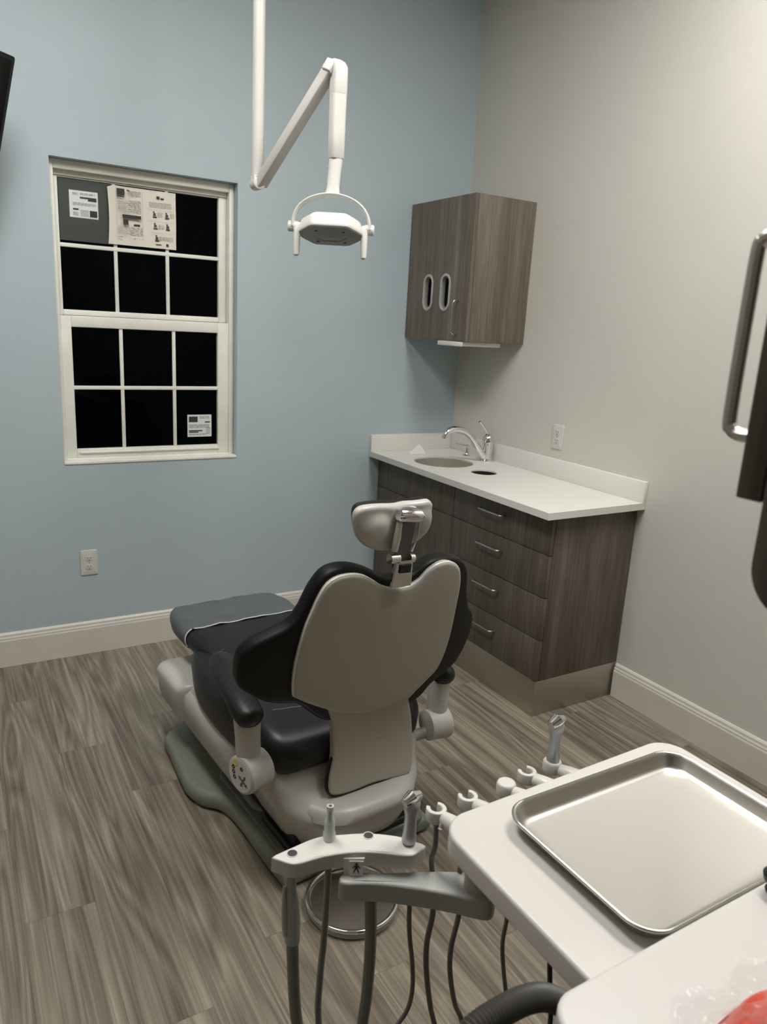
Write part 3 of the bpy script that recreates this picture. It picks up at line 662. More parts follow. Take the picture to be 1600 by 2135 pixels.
# slate toe cover over the leg rest end, wrinkled
ck = [(.795, .2345, .4585, .388, .034, .003), (.83, .237, .460, .387, .034, .002), (.92, .234, .463, .389, .034, .002), (.99, .218, .461, .392, .032, .001), (1.03, .193, .451, .396, .026, 0), (1.048, .16, .436, .40, .016, 0), (1.052, .12, .424, .405, .009, 0)]
secs = []
for y, hw, zt, zb, r, dip in spl(ck, 8):
    s_ = section(hw, zt, zb, r, dip, y)
    for v in s_:
        if v.z > .43: v.z += .0022*math.sin(34*v.x+22*v.y+2.2*math.sin(25*v.y+9*v.x)) + .0012*math.sin(70*v.x-48*v.y+3)
        v.y += .012*(abs(v.x)/.23)**3*(-1 if y < .86 else 0)
    secs.append(s_)
mb = MB(); mb.rings(secs, False, True); cov = mb.build('toe_cover', 'slate', ch, world=False, auto=70)
mb = MB(); mb.tube([v+Vector((0, 0, 0)) for v in secs[0] if v.z > .395], .0022, 8); mb.build('cover_piping', 'shellrim', cov, world=False)
# back geometry
tb = math.radians(13); by0, bz0 = .01, .30
def back(x, hh, w, y0=by0): return (x, y0 - hh*math.sin(tb) + w*math.cos(tb), bz0 + hh*math.cos(tb) + w*math.sin(tb))
SHELL = [(-0.253, 0.317), (-0.259, 0.379), (-0.257, 0.443), (-0.25, 0.51), (-0.238, 0.562), (-0.225, 0.607), (-0.208, 0.64), (-0.182, 0.656), (-0.147, 0.659), (-0.115, 0.652), (-0.087, 0.636), (-0.058, 0.616), (-0.026, 0.601), (0.006, 0.594), (0.039, 0.596), (0.069, 0.61), (0.091, 0.632), (0.122, 0.647), (0.158, 0.647), (0.191, 0.632), (0.213, 0.605), (0.228, 0.555), (0.235, 0.478), (0.24, 0.405), (0.238, 0.333), (0.222, 0.276), (0.191, 0.247), (0.153, 0.216), (0.127, 0.196), (0.048, 0.19), (-0.039, 0.202), (-0.125, 0.233), (-0.195, 0.272), (-0.242, 0.304)]
WING = [(-0.387, 0.355), (-0.393, 0.408), (-0.389, 0.445), (-0.365, 0.476), (-0.324, 0.5), (-0.282, 0.524), (-0.258, 0.556), (-0.246, 0.59), (-0.234, 0.624), (-0.211, 0.661), (-0.179, 0.677), (-0.137, 0.676), (-0.091, 0.66), (-0.048, 0.637), (-0.006, 0.624), (0.047, 0.625), (0.084, 0.645), (0.115, 0.658), (0.166, 0.657), (0.205, 0.647), (0.242, 0.624), (0.268, 0.582), (0.285, 0.523), (0.314, 0.46), (0.345, 0.425), (0.357, 0.384), (0.354, 0.324), (0.323, 0.261), (0.273, 0.235), (0.224, 0.209), (0.186, 0.173), (0.085, 0.148), (-0.004, 0.157), (-0.106, 0.186), (-0.148, 0.203), (-0.193, 0.242), (-0.229, 0.275), (-0.273, 0.284), (-0.316, 0.297), (-0.359, 0.327)]
HEAD = [(-0.16, 0.803), (-0.161, 0.822), (-0.153, 0.834), (-0.136, 0.839), (-0.095, 0.839), (-0.042, 0.834), (0.002, 0.833), (0.03, 0.836), (0.054, 0.837), (0.066, 0.825), (0.065, 0.809), (0.068, 0.793), (0.066, 0.772), (0.063, 0.75), (0.055, 0.737), (0.04, 0.722), (-0.003, 0.711), (-0.046, 0.709), (-0.077, 0.714), (-0.11, 0.728), (-0.132, 0.745), (-0.148, 0.767)]
def smooth_outline(pts, k=3): return catmull([Vector(p) for p in pts], k)
cv = lambda x: .22*x*x
mb = MB(); pad(mb, smooth_outline(SHELL), 0, .024, .009, .002, lambda x, y, w: back(x, y, w+cv(x)-.008), rings=5, dome0=.006, seg=4); mb.build('back_shell', 'shell', ch, world=False, auto=60)
# pale tube imitating the highlight along the shell edge
so = smooth_outline(SHELL)
if area(so) < 0: so.reverse()
si = inset(so, .0025)
mb = MB(); mb.tube([back(p.x, p.y, .008+cv(p.x)-.008) for p in si], .0042, 8, closed=True); mb.build('shell_edge_highlight', 'shellrim', ch, world=False)
wf = lambda x: cv(x)+.45*max(0, abs(x)-.24)**2
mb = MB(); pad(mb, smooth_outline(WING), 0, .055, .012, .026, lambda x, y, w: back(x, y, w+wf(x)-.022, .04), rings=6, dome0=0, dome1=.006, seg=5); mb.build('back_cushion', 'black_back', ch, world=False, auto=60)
# neck panel, flaring toward the rear at the bottom
def neckf(x, y, w):
    fl = .055*max(0, (.13-y)/.18)**2; return back(x, y, w - fl + .12*x*x - .004)
NECK = [(-0.150, 0.300), (-0.117, 0.183), (-0.104, 0.12), (-0.098, 0.055), (-0.112, 0.0), (-0.113, -0.035), (-0.085, -0.046), (-0.03, -0.048), (0.03, -0.046), (0.10, -0.052), (0.166, -0.052), (0.182, 0.017), (0.171, 0.104), (0.135, 0.20), (.10, .30), (0, .31)]
no = catmull([Vector(p) for p in NECK], 3)
mb = MB(); pad(mb, no, .006, .030, .007, .004, neckf, rings=5, seg=3); nk = mb.build('lower_back_panel', 'shell', ch, world=False, auto=60)
k0 = [(-0.098, 0.055), (-0.112, 0.012), (-0.117, -0.030), (-0.088, -0.050), (-0.03, -0.052), (0.03, -0.050), (0.10, -0.056), (0.160, -0.056)]
mb = MB(); mb.tube([neckf(p.x, p.y, .016) for p in catmull([Vector(p) for p in k0], 4, False)], .005, 8); mb.build('gasket', 'black', nk, world=False)
# headrest
ho = smooth_outline(HEAD, 3)
hd = bpy.data.objects.new('headrest', None); C.objects.link(hd); hd.parent = ch; WM[hd] = WM[ch]
HY = .03
mb = MB(); pad(mb, ho, 0, .02, .010, .002, lambda x, y, w: back(x, y, w-.012-.017*math.exp(-(((x+.098)/.040)**2+((y-.778)/.036)**2)**2)-.012*math.exp(-(((x-.045)/.026)**2+((y-.78)/.036)**2)**2)+.010*math.exp(-((x+.01)/.03)**2), HY), rings=8, seg=4); mb.build('headrest_shell', 'chairwhite', hd, world=False, auto=60)
hc_o = [Vector((p.x*.95+.012, (p.y-.78)*.97+.772)) for p in ho]
mb = MB(); pad(mb, hc_o, 0, .05, .012, .02, lambda x, y, w: back(x, y, w+.006, HY), rings=4, dome1=.008, seg=4); mb.build('headrest_cushion', 'black_vinyl', hd, world=False, auto=60)
# glide bar and brackets
def bb(x, y, w): return Vector(back(x, y, w, 0.0))
mb = MB(); mb.tube([bb(-.056, .815, -.002), bb(-.048, .814, -.002), bb(.010, .806, -.002), bb(.016, .805, -.002)], [.012, .0165, .0165, .012], 22); mb.box((-.046, -.012, -.01), (.010, .03, .014), Rm('X', 13), bb(0, .806, .012)); mb.build('pivot_cylinder', 'chrome', hd, world=False)
def strip(mb, A, B, w0, w1, th):
    A, B = Vector(A), Vector(B); t = (B-A).normalized(); s = Vector((1, 0, 0)); s = (s-t*s.dot(t)).normalized(); n_ = t.cross(s)
    return mb.rings([[c+s*q.x+n_*q.y for q in rrect(-w/2, -th/2, w/2, th/2, th*.3, 2)] for c, w in ((A, w0), (B, w1))], sm=False)
mb = MB(); strip(mb, bb(-.006, .805, .012), bb(-.008, .66, .012), .040, .048, .006); mb.build('glide_plate', 'symgrey', hd, world=False)
mb = MB(); mb.tube([bb(-.040, .790, .006), bb(-.041, .75, .002), bb(-.038, .712, .006)], [.0075, .0095, .0085], 14); mb.build('lock_lever', 'shellrim', hd, world=False)
mb = MB(); mb.tube([bb(.020, .79, .006), bb(.023, .74, .004), bb(.019, .70, .008)], .0025, 8)
mb.tube([bb(-.050, .690, .004), bb(-.022, .688, .004)], .013, 18); mb.tube([bb(.012, .684, .004), bb(.026, .682, .004)], .011, 18); mb.build('lower_pivot', 'chrome', hd, world=False)
mb = MB(); strip(mb, bb(-.006, .682, .0), bb(-.008, .612, -.010), .052, .064, .008); mb.build('bracket_plate', 'chrome', hd, world=False)
mb = MB(); strip(mb, bb(-.003, .673, -.0075), bb(-.004, .652, -.0105), .034, .034, .004); mb.build('bracket_window', 'black', hd, world=False)
# armrests
for s in (-1, 1):
    ay = .05; ax = .333*s
    ar = bpy.data.objects.new('armrest', None); C.objects.link(ar); ar.parent = ch; WM[ar] = WM[ch]
    zc = .357 if s < 0 else .318
    Rz = Rm('Z', 14 if s < 0 else -8)
    rad = .054 if s < 0 else .050
    Y0 = Rz @ Vector((-1 if s < 0 else 1, 0, 0)); cc = Vector((ax+.012*s*-1, ay-.0, zc))
    mb = MB(); mb.tube([cc-Y0*.042, cc-Y0*.040, cc+Y0*.026, cc+Y0*.032, cc+Y0*.034], [rad-.006, rad-.002, rad, rad-.002, rad-.006], 36); hub = mb.build('hub', 'chairwhite', ar, world=False, auto=50)
    mb = MB(); mb.tube([(ax*.97, ay+.01, zc+.04), (ax*.975, ay+.012, zc+.10), (ax*.98, ay+.014, zc+.165)], [.0335, .0335, .037], 24); mb.build('post', 'chairwhite', ar, world=False)
    zt = zc+.160
    mb = MB(); mb.rings([[Vector((ax*.985+dx*-s+w*math.cos(2*PI*j/20), ay+yy, zt+zz+t*math.sin(2*PI*j/20))) for j in range(20)] for yy, zz, w, t, dx in ((-.034, .012, .010, .012, 0), (-.028, .008, .026, .022, 0), (-.012, .006, .038, .030, 0), (.02, .014, .042, .032, 0), (.06, .026, .041, .026, .003), (.14, .038, .042, .022, .012), (.22, .044, .043, .021, .024), (.27, .046, .036, .018, .033), (.295, .046, .022, .012, .037), (.302, .046, .008, .006, .038))]); mb.build('arm_pad', 'black_vinyl', ar, world=False, auto=70)
    mb = MB(); mb.tube([(ax*.96, ay, zc-.02), (ax*.80, ay+.02, zc-.035), (ax*.72, ay+.03, zc-.04)], [.022, .018, .02], 14); mb.build('arm_link', 'chairwhite', ar, world=False)
    if s < 0:   # touch pad face
        fx = Y0; fu = Vector((0, 0, 1)); fv = fx.cross(fu)   # fv: to viewer's right when looking at face
        fc = cc+fx*.0342
        fv = -fv if fv.y > 0 else fv
        def disc(mb, u, v, r, t=.0012, n=16): mb.tube([fc+fv*u+fu*v, fc+fv*u+fu*v+fx*t], r, n)
        mb = MB(); mb.tube([fc-fx*.001, fc+fx*.0006], rad-.008, 36); tp = mb.build('touchpad', 'plastic', hub, world=False, auto=30)
        mb = MB(); disc(mb, -.018, .030, .0085); mb.build('yellow_button', 'yellow', hub, world=False)
        for u, v in ((-.028, .016), (-.027, .002), (-.023, -.012), (.006, .022)):
            mb = MB(); disc(mb, u, v, .0062, .0014); mb.build('round_button', 'ink', hub, world=False)
            mb = MB(); mb.tube([fc+fv*u+fu*(v-.003)+fx*.0016, fc+fv*(u+.003)+fu*(v+.003)+fx*.0016], .0010, 5); mb.build('button_symbol', 'plastic', hub, world=False)
        mb = MB(); disc(mb, .012, -.012, .0065, .0012, 8); mb.build('control_cross', 'symgrey', hub, world=False)
        for k in range(4):
            q = PI/4+PI/2*k+.3; cu, cvv = math.cos(q), math.sin(q); pts = []
            for a_, b2 in ((.0055, -.0028), (.012, -.0028), (.012, -.006), (.0215, -.0005), (.0125, .006), (.012, .0028), (.0055, .0028)): pts.append((.012+a_*cu-b2*cvv, -.012+a_*cvv+b2*cu))
            mb = MB(); mb.rings([[fc+fv*u+fu*v+fx*w for u, v in pts] for w in (0, .0013)], sm=False); mb.build('arrow_button', 'symgrey', hub, world=False)

# ------------------------------------------------------------------ foot control disc
fcx, fcy = -1.605, -1.90
ft = thing('foot_control', 'round foot control with a chrome ring on the floor behind the chair', 'foot control', (fcx, fcy, 0))
mb = MB(); mb.lathe([(.118, 0), (.122, .003), (.118, .012), (.104, .016)], (fcx, fcy, 0), n=48); mb.build('housing', 'armgrey', ft)
mb = MB(); mb.tube([(fcx+.121*math.cos(2*PI*i/56), fcy+.121*math.sin(2*PI*i/56), .024) for i in range(56)], .0062, 12, closed=True); mb.build('ring', 'chrome', ft)
mb = MB(); mb.lathe([(.112, .012), (.112, .020), (.06, .024), (.0, .025)], (fcx, fcy, 0), n=48); mb.build('disc_top', brushed('foot_disc_steel', (.42, .38, .33), .3, 'x'), ft)

# ------------------------------------------------------------------ instrument arm + holder bar
ia = thing('instrument_holder_stand', 'grey swing arm carrying a curved white instrument holder in the foreground', 'holder', (-1.95, -2.6, 0))
BAR = [(-2.096, -2.501), (-2.078, -2.497), (-2.062, -2.495), (-2.03, -2.491), (-2.007, -2.493), (-1.981, -2.502), (-1.948, -2.515), (-1.922, -2.531), (-1.899, -2.55), (-1.887, -2.567), (-1.878, -2.582), (-1.893, -2.588), (-1.909, -2.591), (-1.93, -2.578), (-1.959, -2.558), (-1.992, -2.543), (-2.027, -2.534), (-2.055, -2.532), (-2.070, -2.53), (-2.079, -2.524), (-2.088, -2.512)]
bo = catmull([Vector(p) for p in BAR], 2)
if area(bo) < 0: bo.reverse()
HO = [(-2.066, -2.508), (-2.003, -2.503), (-1.946, -2.524), (-1.899, -2.566)]
mb = MB(); pad(mb, bo, .743, .7685, .002, .003, XY, rings=1, seg=3); hb = mb.build('holder_bar', 'plastic', ia, auto=40, wn=True)
for hx, hy in HO:
    mb = MB(); mb.rings([[Vector((hx+r*math.cos(2*PI*j/20), hy+r*math.sin(2*PI*j/20), z)) for j in range(20)] for r, z in ((.0088, .767), (.0088, .7692), (.0074, .7692), (.0070, .764))], False, False); mb.build('socket_rim', 'plastic', hb)
    mb = MB(); mb.lathe([(.0073, .7675), (.0073, .7688)], (hx, hy, 0), n=20); mb.build('socket_dark_disc', 'ink', hb)  # dark disc on the solid bar, painted as the shade of an open socket
mb = MB(); pad(mb, rrect(-.017, -.016, .017, .012, .003, 3), 0, .038, .001, .001, lambda x, y, w: Vector((-1.982, -2.544, 0))+Rm('Z', -27) @ Vector((x*(.72+.28*min(1, w/.02)), y+.010, .722+w)), rings=1, seg=2); lug = mb.build('mounting_lug', 'plastic', ia)
# type-B person pictogram sticker on the front of the bar
Rp = Rm('Z', -28); pc = Vector((-1.9822, -2.5540, .7455))
mb = MB(); mb.box((-.0105, -.0006, -.0125), (.0105, 0, .0125), Rp, pc); stk = mb.build('symbol_sticker', 'sticker', ia)
mb = MB()
fp = [(-.0012, .0045), (-.0030, .0043), (-.0060, -.0003), (-.0050, -.0010), (-.0026, .0020), (-.0022, -.0010), (-.0048, -.0085), (-.0034, -.0088), (0, -.0018), (.0034, -.0088), (.0048, -.0085), (.0022, -.0010), (.0026, .0020), (.0050, -.0010), (.0060, -.0003), (.0030, .0043), (.0012, .0045)]
mb.rings([[pc+Rp @ Vector((x, w, z+.001)) for x, z in fp] for w in (-.0007, -.0011)], sm=False); mb.rings([[pc+Rp @ Vector((.0021*math.cos(q), w, .0078+.0021*math.sin(q))) for q in [2*PI*i/14 for i in range(14)]] for w in (-.0007, -.0011)]); mb.build('person_symbol', 'ink', stk)
ARM = [(-2.006, -2.545), (-2.005, -2.558), (-1.98, -2.571), (-1.953, -2.587), (-1.908, -2.621), (-1.872, -2.652), (-1.840, -2.684), (-1.822, -2.685), (-1.806, -2.665), (-1.801, -2.642), (-1.832, -2.618), (-1.884, -2.59), (-1.948, -2.562), (-1.987, -2.538)]
mb = MB(); pad(mb, catmull([Vector(p) for p in ARM], 3), .698, .732, .003, .005, XY, rings=2, seg=3); mb.build('arm_housing', 'armgrey', ia, auto=60, wn=True)
mb = MB(); mb.tube([(-1.83, -2.655, .70), (-1.83, -2.655, .79)], .022, 20); mb.build('pivot_post', 'armgrey', ia)

# instruments hanging on the bar and their hoses
def hose(name, pts, r, mat, label, group=None, rr=None, n=10):
    mb = MB(); p = catmull([Vector(q) for q in pts], 6, False)
    mb.tube(p, r, n); o = mb.build(name, mat); tag(o, label, 'hose', group); return o
# suction handpiece below left end
ev = thing('suction_handpiece', 'grey suction handpiece hanging from the left end of the holder', 'handpiece', (-2.070, -2.515, .55))
mb = MB(); mb.tube([(-2.067, -2.510, .755), (-2.068, -2.512, .74), (-2.071, -2.516, .715), (-2.070, -2.517, .69), (-2.068, -2.518, .66), (-2.067, -2.519, .622)], [.0065, .007, .0085, .0115, .0125, .0115], 18); mb.build('valve_body', 'armgrey', ev)
mb = MB(); mb.tube([(-2.0815, -2.518, .725), (-2.083, -2.520, .70), (-2.0805, -2.520, .672), (-2.079, -2.520, .64)], [.0025, .0035, .0060, .0045], 12); mb.build('valve_lever', 'armgrey', ev)
mb = MB(); mb.tube(catmull([Vector(q) for q in ((-2.067, -2.519, .622), (-2.064, -2.519, .56), (-2.060, -2.520, .50), (-2.052, -2.521, .44), (-2.03, -2.53, .30), (-1.99, -2.58, .16), (-1.90, -2.66, .13), (-1.82, -2.78, .20))], 5, False), .0092, 14); mb.build('hose', 'hose', ev)
# saliva ejector tip
se = thing('saliva_ejector', 'clear tapered suction tip standing in the curved holder', 'suction tip', (-2.003, -2.503, .74))
mb = MB(); mb.lathe([(.0085, .769), (.0098, .772), (.0098, .780), (.0082, .784), (.0086, .795), (.0075, .803), (.0050, .810), (.0050, .822), (.0056, .823), (.0056, .826), (.0030, .826)], (-2.003, -2.503, 0), n=24); mb.build('tip', 'tip', se)
mb = MB(); mb.lathe([(.0026, .80), (.0026, .8263)], (-2.003, -2.503, 0), n=12); mb.build('bore', 'ink', se)
mb = MB(); mb.tube(catmull([Vector(q) for q in ((-2.003, -2.503, .77), (-2.002, -2.503, .70), (-2.003, -2.503, .64), (-2.005, -2.503, .58), (-2.009, -2.503, .51), (-2.008, -2.503, .42), (-1.99, -2.52, .28), (-1.93, -2.62, .15), (-1.84, -2.75, .20))], 5, False), .0055, 12); mb.build('hose', 'hose', se)
# air water syringe in right end of bar
def syringe(base, lean, label, H_=.083, s=1.0):
    t = thing('air_water_syringe', label, 'syringe', base, 0)
    b0 = Vector(base); L_ = Vector(lean)
    mb = MB(); rs = []
    for k_, (z, w, d) in enumerate(((-.0, .0108, .0108), (.002, .0112, .0112), (.028, .0092, .0095), (.045, .0092, .0096), (.058, .0128, .0125), (.067, .0136, .0130), (.072, .011, .0105))):
        c = b0+L_*z*s+Vector((0, 0, z*s)); rs.append([c+Vector((w*math.cos(2*PI*j/18), d*math.sin(2*PI*j/18), 0)) for j in range(18)])
    mb.rings(rs); mb.build('handle', 'syr', t, auto=60)
    c = b0+L_*.070*s+Vector((0, 0, .070*s)); mb = MB()
    mb.tube([c-Vector((.015, .002, .0)), c+Vector((0, 0, .004)), c+Vector((.015, .003, .0025))], [.0075, .0120, .0075], 14)
    mb.tube([c+Vector((-.002, 0, .004)), c+Vector((-.004, -.001, .0095))], [.0045, .0035], 12); mb.tube([c+Vector((.004, 0, .004)), c+Vector((.005, 0, .008))], [.0035, .003], 12); mb.build('head', 'chrome', t)
    return t
sy = syringe((-1.899, -2.566, .772), (.02, .02, 0), 'chrome and grey syringe at the right end of the curved holder')
# hoses on arm side
h3 = hose('suction_hose', [(-1.960, -2.562, .70), (-1.956, -2.562, .64), (-1.954, -2.562, .58), (-1.956, -2.562, .50), (-1.960, -2.562, .43), (-1.95, -2.57, .28), (-1.90, -2.66, .12), (-1.86, -2.78, .10)], .0092, 'hose', 'thick grey hose dropping from the middle of the grey arm')
hose('instrument_hose', [(-1.914, -2.60, .70), (-1.910, -2.60, .64), (-1.899, -2.60, .57), (-1.896, -2.60, .52), (-1.904, -2.60, .485), (-1.93, -2.60, .455), (-1.97, -2.62, .43)], .0036, 'hosedark', 'thin dark hose under the grey arm curling back left', 'thin hoses below the arm')
hose('instrument_hose', [(-1.880, -2.61, .70), (-1.868, -2.60, .655), (-1.875, -2.60, .60), (-1.870, -2.60, .54), (-1.857, -2.60, .47), (-1.846, -2.60, .43), (-1.82, -2.62, .30), (-1.80, -2.72, .20)], .0045, 'hosedark', 'thin grey hose nearest right of the left curling hose under the arm', 'thin hoses below the arm')
# tray-side instrument hoses
hose('instrument_hose', [(-1.876, -2.600, .822), (-1.874, -2.60, .78), (-1.871, -2.59, .74), (-1.862, -2.60, .68)], .0040, 'hosedark', 'short dark hose hanging from the leftmost fork holder', 'thin hoses below the arm')
hose('instrument_hose', [(-1.84, -2.62, .81), (-1.838, -2.62, .76), (-1.835, -2.615, .70), (-1.833, -2.62, .656), (-1.842, -2.62, .60), (-1.840, -2.62, .55), (-1.824, -2.62, .48), (-1.803, -2.62, .427), (-1.78, -2.65, .30), (-1.76, -2.75, .2)], .0042, 'hosedark', 'dark hose dropping below the right half of the grey arm', 'thin hoses below the arm')
hose('instrument_hose', [(-1.765, -2.62, .81), (-1.763, -2.64, .72), (-1.761, -2.65, .651), (-1.764, -2.65, .60), (-1.757, -2.65, .55), (-1.742, -2.65, .48), (-1.731, -2.65, .419), (-1.72, -2.68, .3), (-1.72, -2.78, .2)], .0035, 'hosedark', 'thin hose right of the grey arm below the tray table', 'thin hoses below the arm')

# ------------------------------------------------------------------ delivery table with tray
TZ = .865
dt = thing('tray_table', 'white rounded tray table holding the steel tray', 'table', (-1.67, -2.85, 0))
to = rrect(-1.912, -3.02, -1.422, -2.636, .045, 8)
to = [Vector((p.x, p.y + (.0 if p.y < -2.8 else -.012*((-p.x-1.65)/.26)**2 if p.x < -1.65 else 0))) for p in to]
mb = MB(); pad(mb, to, TZ-.034, TZ, .004, .006, XY, rings=2, seg=3); mb.build('tabletop', 'table', dt, auto=60, wn=True)
mb = MB(); pad(mb, rrect(-1.87, -3.0, -1.46, -2.70, .04, 5), TZ-.075, TZ-.034, .008, 0, XY, rings=1, seg=3); mb.build('underside_housing', 'armgrey', dt)
mb = MB(); mb.tube([(-1.60, -2.86, TZ-.07), (-1.60, -2.86, .02)], .030, 24); mb.lathe([(.17, 0), (.17, .012), (.14, .03), (.05, .045), (.03, .06)], (-1.60, -2.86, 0), n=40); mb.build('support_post', 'armgrey', dt)
# fork holders on the far edge
def fork(cx, cy, rot, filled=False):
    mb = MB(); R_ = Rm('Z', rot)
    if not filled:
        pts = []
        for i in range(15):
            q = math.radians(125 + 290*i/14 - 10); pts.append((.0155*math.cos(q), .0155*math.sin(q)))
        outer = [(.0155*math.cos(math.radians(q)), .0155*math.sin(math.radians(q))) for q in range(-220, 61, 14)]
        inner = [(.0088*math.cos(math.radians(q)), .0088*math.sin(math.radians(q))) for q in range(61, -221, -14)]
        neck = []
        loop = outer+inner
        z0, z1 = TZ-.040, TZ-.021
        mb.rings([[R_ @ Vector((x, y, 0))+Vector((cx, cy, z)) for x, y in loop] for z in (z0, z1)], sm=False)
    else:
        mb.lathe([(.012, TZ-.041), (.0155, TZ-.037), (.0155, TZ-.022), (.0135, TZ-.018)], (cx, cy, 0), n=24)
    A = R_ @ Vector((0.006, -.013, 0))+Vector((cx, cy, TZ-.030)); B = A+(R_ @ Vector((.016, -.034, 0)))
    mb.tube([A, A.lerp(B, .4), B], [.0098, .0122, .0140], 14)
    return mb.build('instrument_fork', 'plastic', dt, auto=50, bevel=.0015)
FK = [(-1.876, -2.598, -12, False), (-1.815, -2.594, -10, False), (-1.742, -2.597, -8, True), (-1.688, -2.584, -8, False), (-1.632, -2.583, -6, True)]
for f_ in FK: fork(*f_)
for (x, y) in ((-1.879, -2.616), (-1.819, -2.612)):
    mb = MB(); mb.tube([(x, y-.001, TZ-.034), (x-.006, y-.006, TZ-.038)], [.004, .003], 12); mb.build('fork_screw', 'chrome', dt)
syringe((-1.632, -2.583, .8475), (.0, .02, 0), 'chrome syringe standing in the far holder of the tray table', s=.95)
# steel tray
ty = thing('instrument_tray', 'empty rectangular stainless steel tray on the white table', 'tray', (-1.63, -2.80, TZ))
tx0, ty0, tx1, ty1 = -1.834, -2.950, -1.474, -2.686
def trr(i, z): return [Vector((p.x, p.y, z)) for p in rrect(tx0+i, ty0+i, tx1-i, ty1-i, max(.010, .042-i*.7), 9)]
TH = .0235
mb = MB(); mb.rings([trr(i, TZ+z) for i, z in ((.021, .0012), (.017, .0005), (.012, .004), (.0045, TH-.004), (.0005, TH-.003), (0, TH-.001), (.001, TH+.0005), (.003, TH+.001), (.005, TH-.0005), (.0075, TH-.004), (.0135, .006), (.0175, .0028), (.023, .0016))], True, True)
mb.build('tray', 'steel_tray', ty, auto=50)

# ------------------------------------------------------------------ near counter (rear console) and what stands on it
CZ = .900
rc = thing('console_counter', 'white rounded console counter at the bottom right of the photo', 'counter', (-1.6, -3.2, 0))
co = rrect(-2.002, -3.72, -1.15, -2.957, .035, 8)
mb = MB(); pad(mb, co, CZ-.022, CZ, .003, .005, XY, rings=2, seg=3); mb.build('top', 'table', rc, auto=60, wn=True)
mb = MB(); mb.box((-1.90, -3.72, .0), (-1.17, -3.06, CZ-.022)); mb.build('cabinet_body', 'lamdark', rc, .002)
# side cabinet above, near camera
nc = thing('side_cabinet', 'dark wood cabinet with a long metal handle at the right edge', 'cabinet', (-1.6, -3.4, 1.34))
SX = -1.95; FY = -3.032
fs_ = lambda a, b, w: (SX+w, a, b)
so_ = [Vector((-3.7995, 1.339)), Vector((-3.10, 1.339))]
for i in range(9):
    q = -PI/2+PI/2*i/8; so_.append(Vector((FY-.022-.036+.036*math.cos(q), 1.339+.036+.036*math.sin(q))))
so_ += [Vector((FY-.022, 2.15)), Vector((-3.7995, 2.15))]
mb = MB(); mb.rings([[Vector(fs_(p.x, p.y, w)) for p in so_] for w in (0, .018)], sm=False); mb.build('side_panel', 'lamdark', nc, .0015)
mb = MB(); mb.box((SX+.019, -3.7995, 1.44), (SX+.40, FY-.022, 2.15)); mb.build('carcass', 'lamdark', nc, .001)
mb = MB(); mb.box((SX+.0005, FY-.020, 1.42), (SX+.40, FY, 2.15)); dr = mb.build('door', 'lamdark', nc, .001)
mb = MB(); pull(mb, (SX+.006, FY, 1.466), (SX+.006, FY, 1.608), (0, .019, 0), .0052, .014); mb.build('handle', 'satin', dr)
# black knob at the far edge of the console
mb = MB(); mb.lathe([(.010, CZ-.002), (.012, CZ+.004), (.009, CZ+.010), (.015, CZ+.016), (.017, CZ+.024), (.013, CZ+.031), (.005, CZ+.034)], (-1.649, -2.975, 0), n=28); tag(mb.build('knob', 'black'), 'black round knob at the far edge of the console counter', 'knob')
# red item inside a clear bag
rnd = random.Random(4)
rd = thing('bagged_red_packet', 'red packet inside a crinkled clear plastic bag on the console counter', 'packet', (-1.80, -3.14, CZ))
mb = MB(); pad(mb, catmull([Vector(p) for p in ((-1.925, -3.14), (-1.912, -3.075), (-1.865, -3.061), (-1.80, -3.062), (-1.66, -3.07), (-1.62, -3.12), (-1.64, -3.20), (-1.76, -3.24), (-1.88, -3.20))], 5), CZ+.003, CZ+.030, .008, .012,
    lambda x, y, w: (x, y, w+(.004*math.sin(70*x+3*math.sin(50*y))+.003*math.sin(95*y) if w > CZ+.02 else 0)), rings=7, dome1=.006); mb.build('red_packet', 'red', rd)
mb = MB(); nx, ny = 110, 76; vs = []; fs = []
from mathutils import noise as mnoise
def nz(x, y):
    v = 0
    for f_, a_ in ((28, .5), (60, .32), (120, .2)): v += a_*(1-abs(mnoise.noise(Vector((x*f_, y*f_*1.4, 3.1*f_))))*2)
    return v
for j in range(ny+1):
    for i in range(nx+1):
        u, v = i/nx, j/ny
        x = -1.950+.42*u + .045*v*(1-u); y = -3.27+.240*v+.012*math.sin(u*9)+.010*math.sin(u*23)
        e = min(u, 1-u, v, 1-v); hump = min(1, e/.16)
        z = CZ+.0015+.030*hump**.8+.016*nz(x, y)*(.3+.7*hump)*(1 if e > 0 else .4)
        if v > .8: z = CZ+.002+.016*nz(x*1.3, y*1.3)*(.5+e) + .02*hump
        vs.append((x, y, z))
for j in range(ny):
    for i in range(nx): a = j*(nx+1)+i; fs.append((a, a+1, a+nx+2, a+nx+1))
mb.add(vs, fs); mb.build('clear_bag', 'bag', rd, auto=25)

# corrugated hose and black tubes under the console
mb = MB(); p = catmull([Vector(q) for q in ((-2.13, -3.05, .30), (-2.13, -3.0, .60), (-2.118, -2.955, .80), (-2.080, -2.932, .858), (-2.03, -2.925, .868), (-1.96, -2.92, .850), (-1.90, -2.93, .80), (-1.84, -2.96, .75))], 40, False)
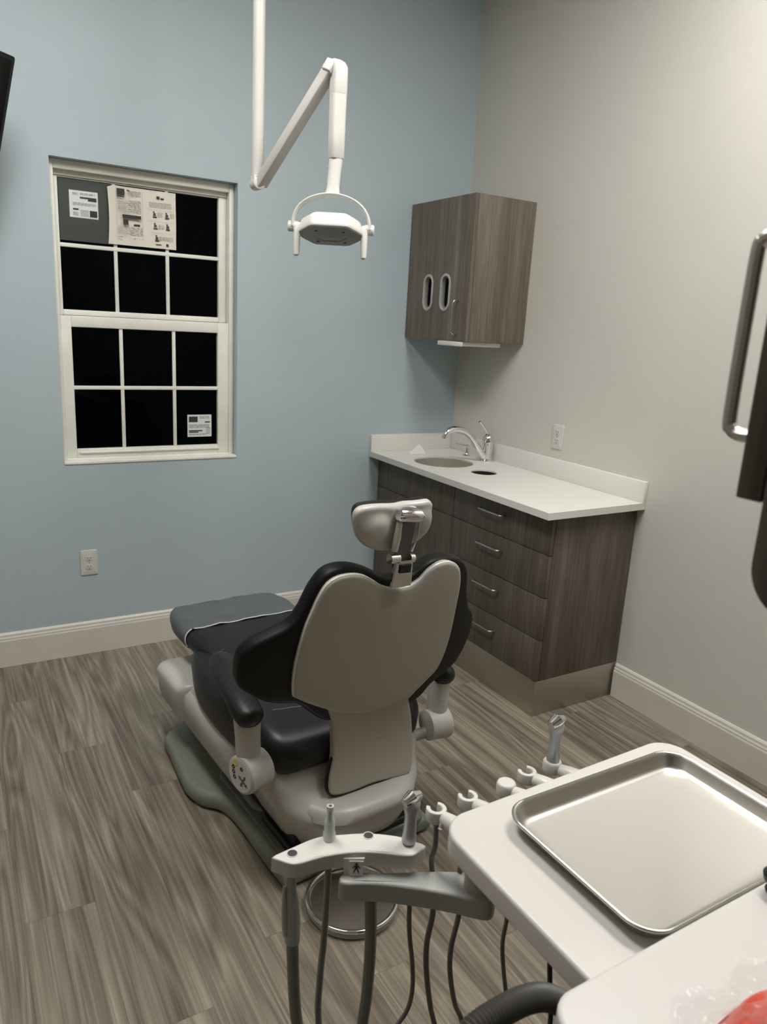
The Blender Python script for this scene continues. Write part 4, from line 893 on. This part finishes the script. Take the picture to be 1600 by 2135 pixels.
# resample evenly
Ls = [0]
for i in range(1, len(p)): Ls.append(Ls[-1]+(p[i]-p[i-1]).length)
N_ = int(Ls[-1]/.0011); q = []; k = 0
for i in range(N_):
    s_ = i*.0011
    while k < len(Ls)-2 and Ls[k+1] < s_: k += 1
    q.append(p[k].lerp(p[k+1], (s_-Ls[k])/max(1e-9, Ls[k+1]-Ls[k])))
mb.tube(q, [.0128+.0013*math.sin(2*PI*i/4) for i in range(len(q))], 18); tag(mb.build('corrugated_hose', 'corr', auto=80), 'thick dark corrugated hose looping out below the console counter', 'hose')
hose('black_tube', [(-1.8215, -2.80, .80), (-1.822, -2.80, .735), (-1.813, -2.80, .67), (-1.804, -2.80, .609), (-1.80, -2.8, .45), (-1.80, -2.82, .2)], .0035, 'black', 'straight black tube below the tray table edge', 'black tubes below the tray table')
hose('black_tube', [(-1.80, -2.80, .80), (-1.802, -2.80, .73), (-1.792, -2.82, .70), (-1.77, -2.86, .67), (-1.75, -2.88, .5), (-1.75, -2.88, .3)], .0045, 'black', 'bent black tube beside the straight one below the table', 'black tubes below the tray table')

# ------------------------------------------------------------------ ceiling lights
def troffer(cx, cy, label, w=1.2, d=.6, mat='diffuser'):
    t = thing('ceiling_light', label, 'ceiling light', (cx, cy, ZC-.03), 0, 'ceiling light panels')
    mb = MB(); x0, x1, y0, y1 = cx-w/2, cx+w/2, cy-d/2, cy+d/2
    mb.box((x0, y0, ZC-.03), (x0+.02, y1, ZC-.001)); mb.box((x1-.02, y0, ZC-.03), (x1, y1, ZC-.001)); mb.box((x0+.02, y0, ZC-.03), (x1-.02, y0+.02, ZC-.001)); mb.box((x0+.02, y1-.02, ZC-.03), (x1-.02, y1, ZC-.001)); mb.build('frame', 'lampwhite', t)
    mb = MB(); mb.box((x0+.02, y0+.02, ZC-.022), (x1-.02, y1-.02, ZC-.012)); mb.build('diffuser', mat, t)
troffer(-.75, -2.35, 'ceiling light panel nearer the grey wall', .6, 1.2)
troffer(-2.3, -1.7, 'ceiling light panel nearer the window', .6, 1.2)

# ------------------------------------------------------------------ world, camera
w = bpy.data.worlds.new('night'); bpy.context.scene.world = w; w.use_nodes = True
w.node_tree.nodes['Background'].inputs[0].default_value = (.02, .025, .035, 1); w.node_tree.nodes['Background'].inputs[1].default_value = .03
cam = bpy.data.cameras.new('camera'); co_ = bpy.data.objects.new('camera', cam); C.objects.link(co_)
F = Vector((.50265226, .8291197, -.24474727)); R = Vector((.86084897, -.50600942, .05379139)); U = Vector((.07924492, .2377288, .96809362))
mt = Matrix((R, U, -F)).transposed().to_4x4(); mt.translation = Vector((-2.46138871, -3.36566479, 1.53210235)); co_.matrix_world = mt
cam.sensor_fit = 'HORIZONTAL'; cam.sensor_width = 36; cam.lens = 36*1549.1588/1600; cam.clip_start = .02
cam.dof.use_dof = True; cam.dof.focus_distance = 1.9; cam.dof.aperture_fstop = cam.lens/1000/.0032
sc = bpy.context.scene; sc.camera = co_
sc.view_settings.view_transform = 'Standard'; sc.view_settings.look = 'None'; sc.view_settings.exposure = 0; sc.view_settings.gamma = 1
try:
    sc.cycles.use_denoising = True; sc.cycles.max_bounces = 10; sc.cycles.diffuse_bounces = 5; sc.cycles.transparent_max_bounces = 16
    sc.cycles.sample_clamp_indirect = 6
except Exception: pass
